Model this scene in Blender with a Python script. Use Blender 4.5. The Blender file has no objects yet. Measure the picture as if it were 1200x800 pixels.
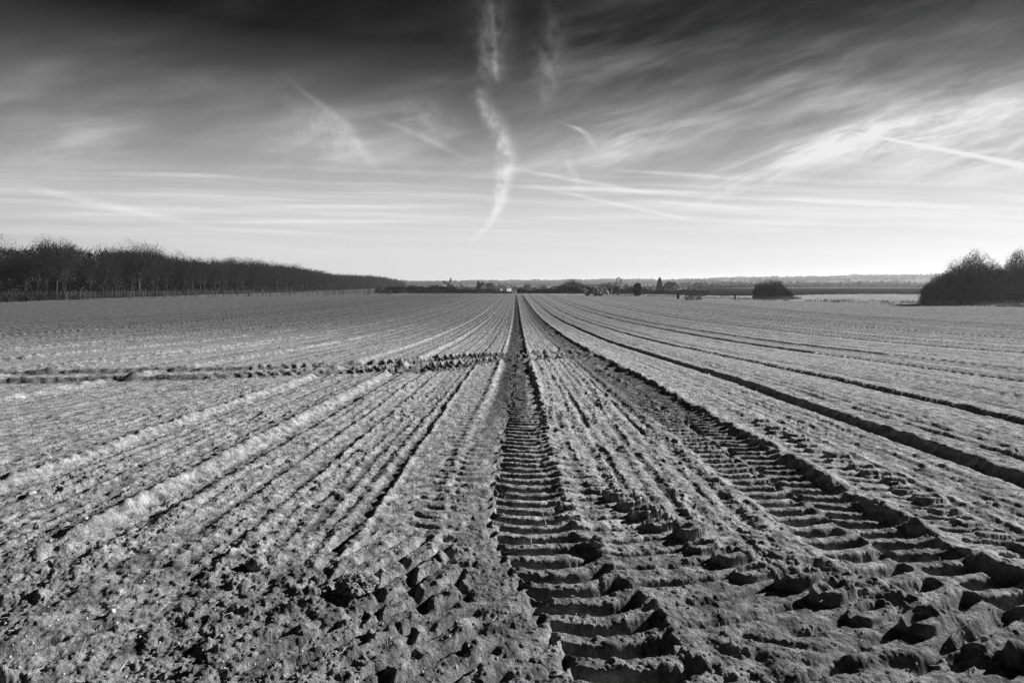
import bpy, math, random
import numpy as np
from mathutils import Vector, Matrix

R = math.radians
random.seed(7)
rs = np.random.RandomState(11)
S = bpy.context.scene
COL = S.collection
F, CX, HY, EYE = 767.0, 604.5, 333.0, 1.4      # focal length in photo pixels, vanishing point, horizon row, eye height

# ------------------------------------------------------------------ helpers
def link(o, parent=None):
    COL.objects.link(o)
    if parent is not None:
        o.parent = parent
    return o

def tag(o, label=None, cat=None, group=None, kind=None):
    if label: o['label'] = label
    if cat: o['category'] = cat
    if group: o['group'] = group
    if kind: o['kind'] = kind
    return o

def empty(name, loc, rz=0.0, s=1.0):
    o = bpy.data.objects.new(name, None)
    o.empty_display_size = .3
    o.location = loc; o.rotation_euler = (0, 0, rz); o.scale = (s, s, s)
    return link(o)

def copy_tree(o, parent=None):
    c = o.copy(); COL.objects.link(c)
    if parent is not None:
        c.parent = parent
    for ch in list(o.children):
        copy_tree(ch, c)
    return c

class MB:
    """collects boxes, tubes and strips and links them as one mesh"""
    def __init__(self):
        self.v = []; self.f = []
    def add(self, vs, fs):
        n = len(self.v)
        self.v.extend([tuple(p) for p in vs])
        self.f.extend([tuple(i + n for i in q) for q in fs])
    def box(self, c, s, rot=None):
        cx, cy, cz = c; sx, sy, sz = (k / 2 for k in s)
        vs = [Vector((x * sx, y * sy, z * sz)) for z in (-1, 1) for x, y in ((-1, -1), (1, -1), (1, 1), (-1, 1))]
        if rot is not None:
            vs = [rot @ p for p in vs]
        vs = [p + Vector(c) for p in vs]
        self.add(vs, [(3, 2, 1, 0), (4, 5, 6, 7), (0, 1, 5, 4), (1, 2, 6, 5), (2, 3, 7, 6), (3, 0, 4, 7)])
    def tube(self, pts, rad, n=5, cap=True):
        pts = [Vector(p) for p in pts]
        rings = []
        up = Vector((.13, .31, 1)).normalized()
        for i, p in enumerate(pts):
            d = (pts[min(i + 1, len(pts) - 1)] - pts[max(i - 1, 0)])
            if d.length < 1e-9: d = Vector((0, 0, 1))
            d.normalize()
            a = d.cross(up)
            if a.length < 1e-3: a = d.cross(Vector((1, 0, 0)))
            a.normalize(); b = d.cross(a)
            r = rad[i] if hasattr(rad, '__len__') else rad
            rings.append([p + (a * math.cos(t) + b * math.sin(t)) * r for t in [2 * math.pi * k / n for k in range(n)]])
        vs = [q for ring in rings for q in ring]
        fs = []
        for i in range(len(pts) - 1):
            for k in range(n):
                k2 = (k + 1) % n
                fs.append((i * n + k, i * n + k2, (i + 1) * n + k2, (i + 1) * n + k))
        if cap:
            fs.append(tuple(range(n))[::-1]); fs.append(tuple((len(pts) - 1) * n + k for k in range(n)))
        self.add(vs, fs)
    def strip(self, p, q, w, nrm):
        p = Vector(p); q = Vector(q); s = (q - p).cross(nrm)
        if s.length < 1e-6: return
        s = s.normalized() * w * .5
        self.add([p - s, p + s, q + s * .35, q - s * .35], [(0, 1, 2, 3)])
    def prism(self, poly, y0, y1):
        """polygon in xz extruded from y0 to y1"""
        n = len(poly)
        vs = [(x, y0, z) for x, z in poly] + [(x, y1, z) for x, z in poly]
        fs = [tuple(range(n)), tuple(range(2 * n - 1, n - 1, -1))]
        for k in range(n):
            k2 = (k + 1) % n
            fs.append((k, k + n, k2 + n, k2))
        self.add(vs, fs)
    def mesh(self, name, mat):
        me = bpy.data.meshes.new(name)
        me.from_pydata(self.v, [], self.f); me.update()
        me.materials.append(mat)
        return me
    def build(self, name, mat, parent=None, smooth=False):
        me = self.mesh(name, mat)
        if smooth:
            me.polygons.foreach_set('use_smooth', [True] * len(me.polygons))
        return link(bpy.data.objects.new(name, me), parent)

# ------------------------------------------------------------------ node helpers
class NT:
    def __init__(self, tree):
        self.t = tree; self.n = tree.nodes; self.l = tree.links
    def node(self, typ, **kw):
        nd = self.n.new(typ)
        for k, v in kw.items(): setattr(nd, k, v)
        return nd
    def put(self, sock, v):
        if isinstance(v, bpy.types.NodeSocket): self.l.new(v, sock)
        elif v is not None: sock.default_value = v
    def m(self, op, a, b=None, c=None, clamp=False):
        nd = self.node('ShaderNodeMath', operation=op, use_clamp=clamp)
        for i, v in enumerate((a, b, c)):
            if v is not None: self.put(nd.inputs[i], v)
        return nd.outputs[0]
    def add(self, a, b): return self.m('ADD', a, b)
    def sub(self, a, b): return self.m('SUBTRACT', a, b)
    def mul(self, a, b): return self.m('MULTIPLY', a, b)
    def maprange(self, v, a, b, c=0., d=1., smooth=True):
        nd = self.node('ShaderNodeMapRange', interpolation_type='SMOOTHSTEP' if smooth else 'LINEAR')
        for i, x in enumerate((v, a, b, c, d)): self.put(nd.inputs[i], x)
        return nd.outputs[0]
    def mix(self, f, a, b):
        nd = self.node('ShaderNodeMix', data_type='FLOAT')
        for i, x in enumerate((f, a, b)): self.put(nd.inputs[i if i == 0 else i + 1], x)
        return nd.outputs[0]
    def comb(self, x, y, z=0.):
        nd = self.node('ShaderNodeCombineXYZ')
        for i, v in enumerate((x, y, z)): self.put(nd.inputs[i], v)
        return nd.outputs[0]
    def sep(self, v):
        nd = self.node('ShaderNodeSeparateXYZ'); self.l.new(v, nd.inputs[0]); return nd.outputs
    def noise(self, vec=None, scale=5., detail=3., rough=.55, dist=0., dim='3D', w=None):
        nd = self.node('ShaderNodeTexNoise', noise_dimensions=dim)
        if vec is not None: self.l.new(vec, nd.inputs['Vector'])
        if w is not None: self.put(nd.inputs['W'], w)
        nd.inputs['Scale'].default_value = scale; nd.inputs['Detail'].default_value = detail
        nd.inputs['Roughness'].default_value = rough; nd.inputs['Distortion'].default_value = dist
        return nd.outputs[0]
    def ramp(self, v, pts, interp='LINEAR'):
        """piecewise-linear curve through (position, value) points, as a sum of clamped ramps"""
        out = None
        for (p0, v0), (p1, v1) in zip(pts[:-1], pts[1:]):
            if out is not None and abs(v1 - v0) < 1e-9: continue
            q = self.maprange(v, p0, p1, v0 if out is None else 0., v1 if out is None else v1 - v0, smooth=False)
            out = q if out is None else self.m('ADD', out, q)
        return out

def material(name, base, rough=.9, spec=.2):
    mt = bpy.data.materials.new(name); mt.use_nodes = True
    t = NT(mt.node_tree); b = t.n['Principled BSDF']
    b.inputs['Base Color'].default_value = (base, base, base, 1)
    b.inputs['Roughness'].default_value = rough
    b.inputs['Specular IOR Level'].default_value = spec
    return mt, t, b

def varied(name, lo, hi, scale=2., rough=.9, spec=.15, per_object=0.):
    """plain grey material whose tone wanders with a noise in object space"""
    mt, t, b = material(name, hi, rough, spec)
    tc = t.node('ShaderNodeTexCoord')
    n = t.noise(tc.outputs['Object'], scale, 4., .6)
    v = t.maprange(n, .3, .7, lo, hi)
    if per_object:
        oi = t.node('ShaderNodeObjectInfo')
        v = t.mul(v, t.maprange(oi.outputs['Random'], 0., 1., 1 - per_object, 1 + per_object, smooth=False))
    t.l.new(v, b.inputs['Base Color'])
    return mt

# ------------------------------------------------------------------ camera
cam = bpy.data.cameras.new('camera'); co = link(bpy.data.objects.new('camera', cam))
co.location = (0, 0, EYE); co.rotation_euler = (R(90), 0, 0)
cam.sensor_width = 36; cam.lens = F / 1200 * 36
cam.shift_x = -(CX - 600) / 1200; cam.shift_y = -(400 - HY) / 1200
cam.clip_start = .1; cam.clip_end = 20000
S.camera = co

# ------------------------------------------------------------------ terrain
PROF_D = np.array([-5000, 0, 2.5, 5, 7.4, 10, 13.7, 18, 25, 32, 39, 50, 60, 83, 110, 140, 200, 260, 6000], float)
PROF_Z = np.array([0, 0, -.02, -.06, -.14, -.22, -.36, -.55, -.86, -1.08, -1.26, -1.53, -1.72, -1.96, -2.0, -1.97, -1.9, -1.9, -1.9])

def smooth(a, b, x):
    t = np.clip((x - a) / (b - a), 0, 1); return t * t * (3 - 2 * t)

_dd = np.linspace(0, 260, 5201)
_zz = np.interp(_dd, PROF_D, PROF_Z)
_k = np.ones(81) / 81.
_zs = np.convolve(np.pad(_zz, 40, mode='edge'), _k, mode='valid')
_w = smooth(3, 9, _dd)
_zz = _zz * (1 - _w) + _zs * _w

def terrain(X, Y):
    X = np.asarray(X, float); Y = np.asarray(Y, float)
    z = np.interp(Y, _dd, _zz)
    r = np.hypot(X, Y)
    px = CX + F * X / np.maximum(Y, 1.) 
    px = np.where(Y > 1, px, np.where(X > 0, 3000, -3000))
    # the land beyond the field end drops into a shallow valley in the middle
    dip = smooth(440, 500, px) * (1 - smooth(740, 830, px))
    z = z - dip * 8.0 * smooth(225, 900, r)
    # far gentle hills, highest to the right
    top = np.interp(px, [-500, 560, 700, 800, 900, 1000, 1175, 1500], [331.5, 331.2, 330, 328.8, 327.2, 326, 324.8, 324.5])
    hz = EYE + (HY - top) / F * 3000.
    z = z + (hz - z) * smooth(1100, 3000, r) * (Y > 0)
    return z

_TP = ([-500, 560, 700, 800, 900, 1000, 1175, 1500], [331.5, 331.2, 330, 328.8, 327.2, 326, 324.8, 324.5])
def _sm(a, b, x):
    q = min(max((x - a) / (b - a), 0.), 1.); return q * q * (3 - 2 * q)
def zg(x, y):
    i = min(max(y, 0.), 259.9) / .05; k = int(i); z = _zz[k] + (_zz[k + 1] - _zz[k]) * (i - k)
    r = math.hypot(x, y); px = CX + F * x / y if y > 1 else (3000 if x > 0 else -3000)
    z -= _sm(440, 500, px) * (1 - _sm(740, 830, px)) * 8. * _sm(225, 900, r)
    if y > 0 and r > 1100:
        z += (EYE + (HY - float(np.interp(px, *_TP))) / F * 3000. - z) * _sm(1100, 3000, r)
    return float(z)
def vs(x, y, seed=0):
    x += seed * 17.31; y += seed * 9.77
    xf = math.floor(x); yf = math.floor(y); fx = x - xf; fy = y - yf
    fx = fx * fx * (3 - 2 * fx); fy = fy * fy * (3 - 2 * fy)
    xi, yi, x2, y2 = xf & 255, yf & 255, (xf + 1) & 255, (yf + 1) & 255
    a, b, c, d = TABL[xi][yi], TABL[x2][yi], TABL[xi][y2], TABL[x2][y2]
    return (a + (b - a) * fx) * (1 - fy) + (c + (d - c) * fx) * fy

def at(px, d, y=None):
    """ground point at photo column px and depth d"""
    X = (px - CX) / F * d
    return X, d, zg(X, d)

# value noise -----------------------------------------------------
TAB = rs.rand(256, 256).astype(np.float32); TABL = TAB.tolist()
def vn(x, y, seed=0):
    x = x + seed * 17.31; y = y + seed * 9.77
    xf = np.floor(x); yf = np.floor(y)
    fx = (x - xf).astype(np.float32); fy = (y - yf).astype(np.float32)
    xi = xf.astype(np.int64) & 255; yi = yf.astype(np.int64) & 255
    x2 = (xi + 1) & 255; y2 = (yi + 1) & 255
    fx = fx * fx * fx * (fx * (fx * 6 - 15) + 10); fy = fy * fy * fy * (fy * (fy * 6 - 15) + 10)
    a = TAB[xi, yi]; b = TAB[x2, yi]; c = TAB[xi, y2]; d = TAB[x2, y2]
    return (a + (b - a) * fx) * (1 - fy) + (c + (d - c) * fx) * fy
def fbm(x, y, seed=0, oct=3, gain=.5):
    s = 0; a = 1; t = 0
    for k in range(oct):
        s = s + a * vn(x * 2 ** k, y * 2 ** k, seed + k * 3); t += a; a *= gain
    return s / t
def clods(x, y, cell, seed, dens=.5):
    """rounded lumps: one per lattice cell at most; returns 0..1 height"""
    gx = x / cell; gy = y / cell
    xi = np.floor(gx).astype(np.int64); yi = np.floor(gy).astype(np.int64)
    out = np.zeros(x.shape, np.float32)
    for dx in (-1, 0, 1):
        for dy in (-1, 0, 1):
            i = (xi + dx + seed * 31) & 255; j = (yi + dy + seed * 57) & 255
            r1 = TAB[i, j]; r2 = TAB[(i + 101) & 255, (j + 37) & 255]; r3 = TAB[(i + 53) & 255, (j + 191) & 255]; r4 = TAB[(i + 7) & 255, (j + 77) & 255]
            cx = xi + dx + r1; cy = yi + dy + r2
            rad = .22 + .42 * r3 * r3
            q = 1 - ((gx - cx) ** 2 + (gy - cy) ** 2) / (rad * rad)
            h = np.where(r4 < dens, np.sqrt(np.clip(q, 0, 1)) * rad * 1.5, 0)
            out = np.maximum(out, h.astype(np.float32))
    return out

# polar fan grid: dense where the lens looks, coarse elsewhere -------------
rr = np.concatenate([np.geomspace(1.2, 60, 4000), np.linspace(60.1, 230, 4000)])
dyr = F * (EYE - np.interp(rr, _dd, _zz)) / rr
dys = np.concatenate([np.arange(600, 75, -.74), np.arange(75, 12.2, -.36)])
r_in = np.interp(-dys, -dyr, rr)
rows = np.concatenate([[.002, .3, .7, 1.0], r_in, np.geomspace(r_in[-1] * 1.02, 4500, 130)])
px_c = np.concatenate([np.arange(-330, -20, 2.), np.arange(-20, 1221, .9), np.arange(1222, 1541, 2.)])
az_d = np.arctan((px_c - CX) / F)
az_c = np.linspace(az_d[-1], 2 * math.pi + az_d[0], 62)[1:-1]
az = np.concatenate([az_d, az_c])
NR, NC = len(rows), len(az)
RR, AZ = np.meshgrid(rows, az, indexing='ij')
X = RR * np.sin(AZ); Y = RR * np.cos(AZ)
Z = terrain(X, Y)
dR = np.gradient(rows)[:, None] + 0 * RR
dA = np.gradient(np.unwrap(az))[None, :] * RR
LAT = np.maximum(np.abs(dA), dR * np.abs(np.sin(AZ)))     # how coarsely the grid samples across the rows
def vis(wave): return np.clip(1.6 - LAT / wave * 4.0, 0, 1)   # fades a pattern out before the grid aliases it
PXg = np.where(Y > .5, CX + F * X / np.maximum(Y, .5), np.where(X > 0, 4000, -4000))

EDGE_P = [-4000, -300, -110, 25, 240, 420, 500, 604, 700, 760, 820, 900, 1000, 1100, 1175, 1310, 1800, 4000]
EDGE_D = [60, 95, 115, 129, 161, 195, 205, 204, 194, 178, 152, 136, 119, 106, 98, 88, 70, 60]
OUT_D = [120, 160, 185, 200, 222, 236, 238, 224, 214, 200, 182, 182, 214, 214, 205, 190, 150, 120]
edge = np.interp(PXg, EDGE_P, EDGE_D); outer = np.interp(PXg, EDGE_P, OUT_D)
Yp = np.where(Y > .5, Y, np.hypot(X, Y))
wob = (fbm(PXg / 30., Yp / 9., 5) - .5)
in_field = Yp < edge + wob * 2.0
near = Y > -3

# ---- tilth: furrows, ridges, clods
h = np.zeros_like(X, dtype=np.float32)
Xw = X + (fbm(X * .4, Y * .18, 21, 2) - .5) * .10 + (fbm(X * 2.2, Y * 1.1, 22, 2) - .5) * .05
def rowamp(x, seed, cell): return TAB[(np.floor(x / cell).astype(np.int64) + seed * 13) & 255, seed]
brk = .35 + 1.1 * fbm(X * 3.1, Y * .8, 31, 3)
a25 = .35 + 1.0 * rowamp(Xw, 3, .25)
h += (.0042 * np.cos(2 * np.pi * Xw / .25) * a25 * brk * vis(.25)).astype(np.float32)
h += (.0035 * np.cos(2 * np.pi * Xw / .125 + 1.) * brk * vis(.125)).astype(np.float32)
h += ((vn(Xw * 2.4, Y * .03, 41) - .5) * .012 * vis(.6)).astype(np.float32)
h += ((vn(Xw * .9, Y * .012, 42) - .5) * .018 * vis(1.2)).astype(np.float32)
h += ((fbm(X * 1.7, Y * 1.2, 43, 3) - .5) * .022 * vis(.6)).astype(np.float32)
# rougher, turned-over headland close to the camera
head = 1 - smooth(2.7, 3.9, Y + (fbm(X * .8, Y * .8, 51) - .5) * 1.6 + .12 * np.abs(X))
h = h * (1 - .55 * head)
h += (head * (fbm(X * 2.2, Y * 5.5, 52, 3) - .5) * .045).astype(np.float32)
h += (head * (fbm(X * 7, Y * 9, 53, 2) - .5) * .018).astype(np.float32)

damp_shade = (head * .5 * (Y > 0)).astype(np.float32); press = np.zeros_like(h)  # darkening mask: wet churned soil plus lug and rut shade put into colour

def furrow(x0, hw, depth, bank_l=0., bank_r=0., y0=-3, y1=400, wav=.04, dark=.0, ragged=.6, dash=False, dry=0.):
    """one straight wheel or plough furrow running away from the camera along Y"""
    mk = np.nonzero((np.abs(X - x0) < hw * 4 + .8 + .02 * Y) & (Y > y0 - 1) & in_field)
    x, y, lat = X[mk], Y[mk], LAT[mk]
    cx = x0 + (vn(y * .25, 0 * y + x0, 61) - .5) * wav * 2 + (vn(y * 1.6, 0 * y + x0, 62) - .5) * wav
    s = x - cx
    we = np.maximum(hw, lat * .7)
    on = smooth(y0 - .5, y0 + .5, y) * (1 - smooth(y1 - 3, y1 + 3, y)) * np.clip(hw / we * 1.3, 0, 1)
    er = 1 + ragged * (fbm(x * 9, y * 6, 63, 2) - .5)
    g = np.exp(-(s / (we * er)) ** 4)
    if dash: g = g * smooth(.28, .5, fbm(x * 1.5 + x0 * 7, y * 2.2, 65, 3))
    hh = h[mk] * (1 - g * on * .8) - depth * g * on
    bn = .3 + 1.3 * fbm(x * 6, y * 5, 64, 2)
    hh = hh + on * bn * (bank_l * np.exp(-((s + we * 1.55) / (we * .55)) ** 2) + bank_r * np.exp(-((s - we * 1.55) / (we * .55)) ** 2))
    h[mk] = hh
    damp_shade[mk] = np.maximum(damp_shade[mk], (g * on * dark).astype(np.float32))  # furrow floor darkened in colour, its shade included
    if dry: damp_shade[mk] -= (dry * on * np.exp(-((s + we * 1.3) / (we * .8)) ** 2) * smooth(.25, .6, fbm(x * 2, y * 1.2, 67, 3))).astype(np.float32)  # left bank paled in colour: dry crest and its sunlit look

def track(s, t, on, hw, depth, lug, pitch, tan, berm, sides=(1, 1), duty=.45, fade_side=(1., 1.), dark=.3, edge_soft=.05, flat=1., stag=.5, blocks=0., arc=0., jitter=.05):
    """a tyre print: s is the offset across, t the way along; a shallow trough, chevron lugs and thrown-up edges"""
    mk = np.nonzero((np.abs(s) < hw + .45) & (on > .001) & in_field)
    if len(mk[0]) == 0: return
    s, t, on, x, y = s[mk], t[mk], on[mk], X[mk], Y[mk]
    e = (fbm(x * 7, y * 7, 71, 2) - .5) * .09
    a = np.abs(s) + e
    keep = sides[0] + (sides[1] - sides[0]) * smooth(-.06, .05, s + e)
    ins = (1 - smooth(hw - edge_soft, hw + edge_soft, a)) * on
    insl = (1 - smooth(hw + .02, hw + .07, a)) * on
    jit = jitter * (fbm(x * 3, y * 3, 72, 2) - .5)
    def arm(sg, st):
        ph = (t + sg * s * tan - arc * (np.abs(s) - hw * .55) ** 2 + jit) / pitch + st
        pe = np.floor(ph); fr = ph - pe
        return smooth(0, .2, fr) * (1 - smooth(duty, duty + .26, fr)) * smooth(-.035, .015, sg * s + .11 * (TAB[pe.astype(np.int64) & 255, 33] - .5) + .5 * e), pe
    bR, per = arm(1, stag); bL, _ = arm(-1, 0.)
    bar = np.maximum(bR, bL)
    lugv = lug * (.75 + .5 * TAB[per.astype(np.int64) & 255, 9]) * np.where(s < 0, fade_side[0], fade_side[1])
    nz = (fbm(x * 5, y * 5, 73, 2) - .5)
    newh = -depth * (1 + .5 * nz) - bar * lugv * keep
    if blocks:
        bs = s / .21 + TAB[per.astype(np.int64) & 255, 19] * 3 + .5 * nz
        cut = smooth(0, .2, bs - np.floor(bs)) * (1 - smooth(.25, .5, bs - np.floor(bs)))
        newh = newh - blocks * cut * (1 - bar) * smooth(.3, .55, fbm(x * 4, y * 4, 75, 2))
    hh = h[mk] * (1 - ins * flat) + ins * newh
    hh = hh - (insl - ins).clip(0, 1) * bar * lugv * keep * .9
    hh = hh + berm * np.exp(-((a - hw - .09) / .06) ** 2) * on * (.25 + 1.5 * fbm(x * 8, y * 6, 74, 3))
    h[mk] = hh
    damp_shade[mk] = np.maximum(damp_shade[mk], (ins * dark).astype(np.float32))
    press[mk] = np.maximum(press[mk], (ins * .8).astype(np.float32))

def path_y(pts):
    """offset and arc length for a path given as (Y, X) points, monotone in Y"""
    py = np.array([p[0] for p in pts], float); pxx = np.array([p[1] for p in pts], float)
    q = np.arange(-3, 40, .02)
    xx = np.interp(q, py, pxx)
    k = 41; xx = np.convolve(np.pad(xx, k // 2, mode='reflect', reflect_type='odd'), np.ones(k) / k, mode='valid')
    q = np.concatenate([q, [120., 400.]]); xx = np.concatenate([xx, np.interp([120., 400.], py, pxx)])
    sl = np.gradient(xx, q); arc = np.concatenate([[0], np.cumsum(np.hypot(np.diff(q), np.diff(xx)))])
    x0 = np.interp(Y, q, xx); c = 1 / np.sqrt(1 + np.interp(Y, q, sl) ** 2)
    tt = np.interp(Y, q, arc) + np.interp(Y, q, sl) * c * (X - x0)
    return (X - x0) * c, tt

FAR = vis(.35)
# bold furrows left and right of the middle tracks
for x0, hw, dep, bl, br in ((3.78, .10, .07, .0, .028), (5.65, .09, .06, .0, .024), (8.75, .12, .075, .0, .03), (10.4, .12, .075, 0, .03),
                            (14.8, .16, .085, 0, .04), (16.7, .14, .08, 0, .03), (22.0, .18, .09, 0, .05), (24., .18, .09, 0, .04), (33, .22, .1, 0, .05), (35, .22, .1, 0, .05)):
    furrow(x0, hw, dep, bl, br, dark=.5, ragged=.35)
for x0, hw, dep, bl, br in ((-1.2, .04, .016, 0, .005), (-1.55, .045, .02, .0, .006), (-1.82, .04, .014, 0, .004), (-2.75, .04, .016, 0, .004), (-3.05, .05, .018, .0, .006), (-3.35, .04, .014, .0, .004), (-4.25, .05, .018, 0, .005), (-4.6, .06, .022, .0, .006),
                            (-5.3, .06, .022, .0, .006), (-5.9, .05, .02, 0, .006), (-6.6, .07, .025, .01, .008), (-8.0, .08, .03, .01, .01), (-10, .1, .035, .02, .012), (-13, .14, .045, .03, .015), (-17, .16, .05, .03, .015),
                            (-19, .16, .05, .03, .015), (-26, .2, .06, .04, .02), (-28.5, .2, .06, .04, .02), (.5, .04, .014, 0, .004), (.78, .04, .018, 0, .005), (1.06, .045, .014, 0, .004), (1.3, .03, .014, 0, .004), (2.95, .05, .018, 0, .006), (3.3, .04, .016, 0, .004), (4.5, .05, .018, 0, .005), (6.6, .05, .02, 0, .006)):
    furrow(x0, hw * .75, dep * .85, bl * .2, br * .2, y0=3.4, dark=.7, ragged=1.5, wav=.03, dash=True)
for x0 in list(np.arange(4.3, 36, 1.17)) + list(-np.arange(4.4, 40, 1.31)):
    x0 = float(x0 + .3 * math.sin(x0 * 7.3)); furrow(x0, .04 + abs(x0) * .003, .016 + abs(x0) * .0012, .0, .003 + abs(x0) * .0006, y0=3.4, dark=.55, ragged=1.3, wav=.03, dash=abs(x0) < 9)
for x0 in (-6.9, -9.3, -10.1, -12.6, -15.4, -16.2, -20.5, -24.5):
    furrow(x0, .11 - x0 * .004, .03, .045 - x0 * .001, .01, y0=3.4, dark=.1, ragged=1., wav=.03)
# two older wheel marks on the left whose left banks catch the sun
for x0 in (-2.32, -3.62):
    furrow(x0, .13, .032, .03, .01, y0=3.6 if x0 > -3 else 4.6, wav=.03, ragged=.5, dry=.8)
    ss = X - x0
    sc = np.sin(2 * np.pi * (Y + ss * .6) / .17)
    h += (.008 * sc * np.exp(-((ss + .16) / .1) ** 2) * vis(.3) * smooth(3.4, 4.4, Y)).astype(np.float32)
# broad old print left of the middle, nearly worn flat on its left arms
s, t = path_y([(-3, -.6), (2.4, -.66), (6, -.66), (12, -.62), (400, -.6)])
track(s, t, smooth(3.0, 3.6, Y) * (1 - smooth(13, 19, Y)) * FAR, .27, .01, .014, .18, .5, .01, dark=.0, duty=.2)
furrow(-.95, .045, .022, .0, .02, y0=3.1, y1=60, dark=.5, ragged=1.3)
# left arms of the turning print at the bottom
s, t = path_y([(-3, .6), (1.2, .45), (2.43, .26), (2.77, .2), (3.18, .12), (3.5, -.04), (4, -.14), (8, -.16)])
track(s, t, (1 - smooth(3.35, 3.75, Y - .35 * np.clip(-s, 0, 2))) * (s < .03), .85, -.005, .06, .19, .98, .0, sides=(1, 0), duty=.26, dark=.0, blocks=.045)
# turning print that leaves the middle track towards the lower right
s, t = path_y([(-3, 5.2), (1.2, 3.4), (1.9, 2.15), (2.3, 1.55), (2.8, 1.02), (3.45, .6), (4.65, .16), (6, .02), (9, 0)])
track(s, t, (1 - smooth(5.2, 6.4, Y)), .44, .0, .0, .2, .42, .0, sides=(.0, 0), dark=.0)
track(s + .36, t, (1 - smooth(5.0, 6.2, Y)) * smooth(-.06, .04, s + .36), .78, .004, .034, .2, .34, .0, sides=(.0, 1), dark=-.2, duty=.11, arc=.25)
def knobs(s, t, on, s0, pitch, r, hh, seed):
    """a line of chunky blocks squeezed out at the edge of a print"""
    global h
    mk = np.nonzero((np.abs(s - s0) < r * 2) & (on > .01) & in_field)
    s, t, on, x, y = s[mk], t[mk], on[mk], X[mk], Y[mk]
    k = np.floor(t / pitch); u = (t / pitch - k - .5) * pitch
    rnd = TAB[k.astype(np.int64) & 255, seed]; rn2 = TAB[k.astype(np.int64) & 255, seed + 1]
    e = .35 * (fbm(x * 9, y * 9, 66, 3) - .5)
    q = np.abs((s - s0 - .10 * (rnd - .5)) / (r * (.8 + .4 * rn2))) ** 3 + np.abs(u / (pitch * .40)) ** 3
    h[mk] += (on * hh * (.5 + .8 * rnd) * (1 - smooth(.55, 1.15, q + e))).astype(np.float32)
knobs(s, t, (1 - smooth(4.2, 5.2, Y)) * smooth(1.6, 2.0, Y), .43, .2, .12, .05, 23)
# the deep middle track
s, t = path_y([(-3, .9), (1.2, .45), (2, .29), (2.43, .22), (2.77, .14), (3.18, .03), (3.5, -.08), (4, -.15), (6, -.16), (9, -.10), (14, -.05), (60, -.02), (400, 0)])
w2 = np.interp(Y, [0, 3, 4, 6, 9, 14, 40, 400], [.36, .35, .34, .35, .33, .28, .3, .34])
sq = np.where(s < 0, s * .36 / .27, s * .36 / (w2 + .06))
track(sq, t, vis(.25), .36, .012, .07, .17, .16, .012, sides=(.22, 1), dark=.15, duty=.38, arc=1.6)
track(sq, t, smooth(7, 13, Y) * vis(.25), .33, .03, .05, .17, .2, .02, sides=(.8, 1), dark=.6, duty=.5)
mk_ = (np.abs(s + .03) < .30) & in_field
damp_shade = np.where(mk_, np.maximum(damp_shade, (1.0 * smooth(4.5, 10, Y) * smooth(-.26, -.16, s) * (1 - smooth(.22, .32, s))).astype(np.float32)), damp_shade)  # middle rut darkened in colour for wet soil and lug shade
track((s - .06) * .29 / w2, t, (1 - vis(.25)) * vis(.8), .31, .08, .0, .19, .45, .03, dark=.9)
# right-hand wheel track: shallow outer print and deep inner print with a high right bank
s, t = path_y([(-3, 3.1), (1.2, 3.0), (2.4, 2.75), (3.5, 2.5), (5, 2.45), (12, 2.42), (60, 2.35), (400, 2.3)])
track(s, t, (1 - smooth(14, 20, Y)) * FAR, .34, .005, .03, .2, .3, .0, sides=(.1, 1), dark=.0, duty=.18)
knobs(s, t, (1 - smooth(7, 9, Y)), .30, .21, .10, .03, 27)
s, t = path_y([(-3, 3.0), (1.2, 2.8), (2.4, 2.45), (3.0, 2.15), (3.6, 1.98), (5, 1.93), (12, 1.9), (60, 1.9), (400, 1.85)])
track(s, t, vis(.25), .33, .022, .06, .17, .10, .012, dark=.2, duty=.42, arc=.5)
damp_shade = np.where(in_field, np.maximum(damp_shade, (.85 * smooth(5, 9, Y) * (1 - smooth(.34, .55, np.abs(s + .05)))).astype(np.float32)), damp_shade)
track(s, t, (1 - vis(.25)) * vis(.9), .35, .06, .0, .17, .12, .01, dark=.85)
h += (.034 * np.exp(-((s - .43 - .12 * (fbm(X * 1.2, Y * 2.2, 76, 2) - .5)) / .08) ** 2) * smooth(.34, .68, fbm(X * 5, Y * 3.2, 77, 3)) * vis(.3)).astype(np.float32)
# narrow ladder-like print far right
s, t = path_y([(-3, 7.2), (5, 7.2), (400, 7.2)])
track(s, t, smooth(6, 8, Y) * (1 - smooth(14, 20, Y)) * FAR, .2, .02, .05, .3, .1, .02, dark=.1)
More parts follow.
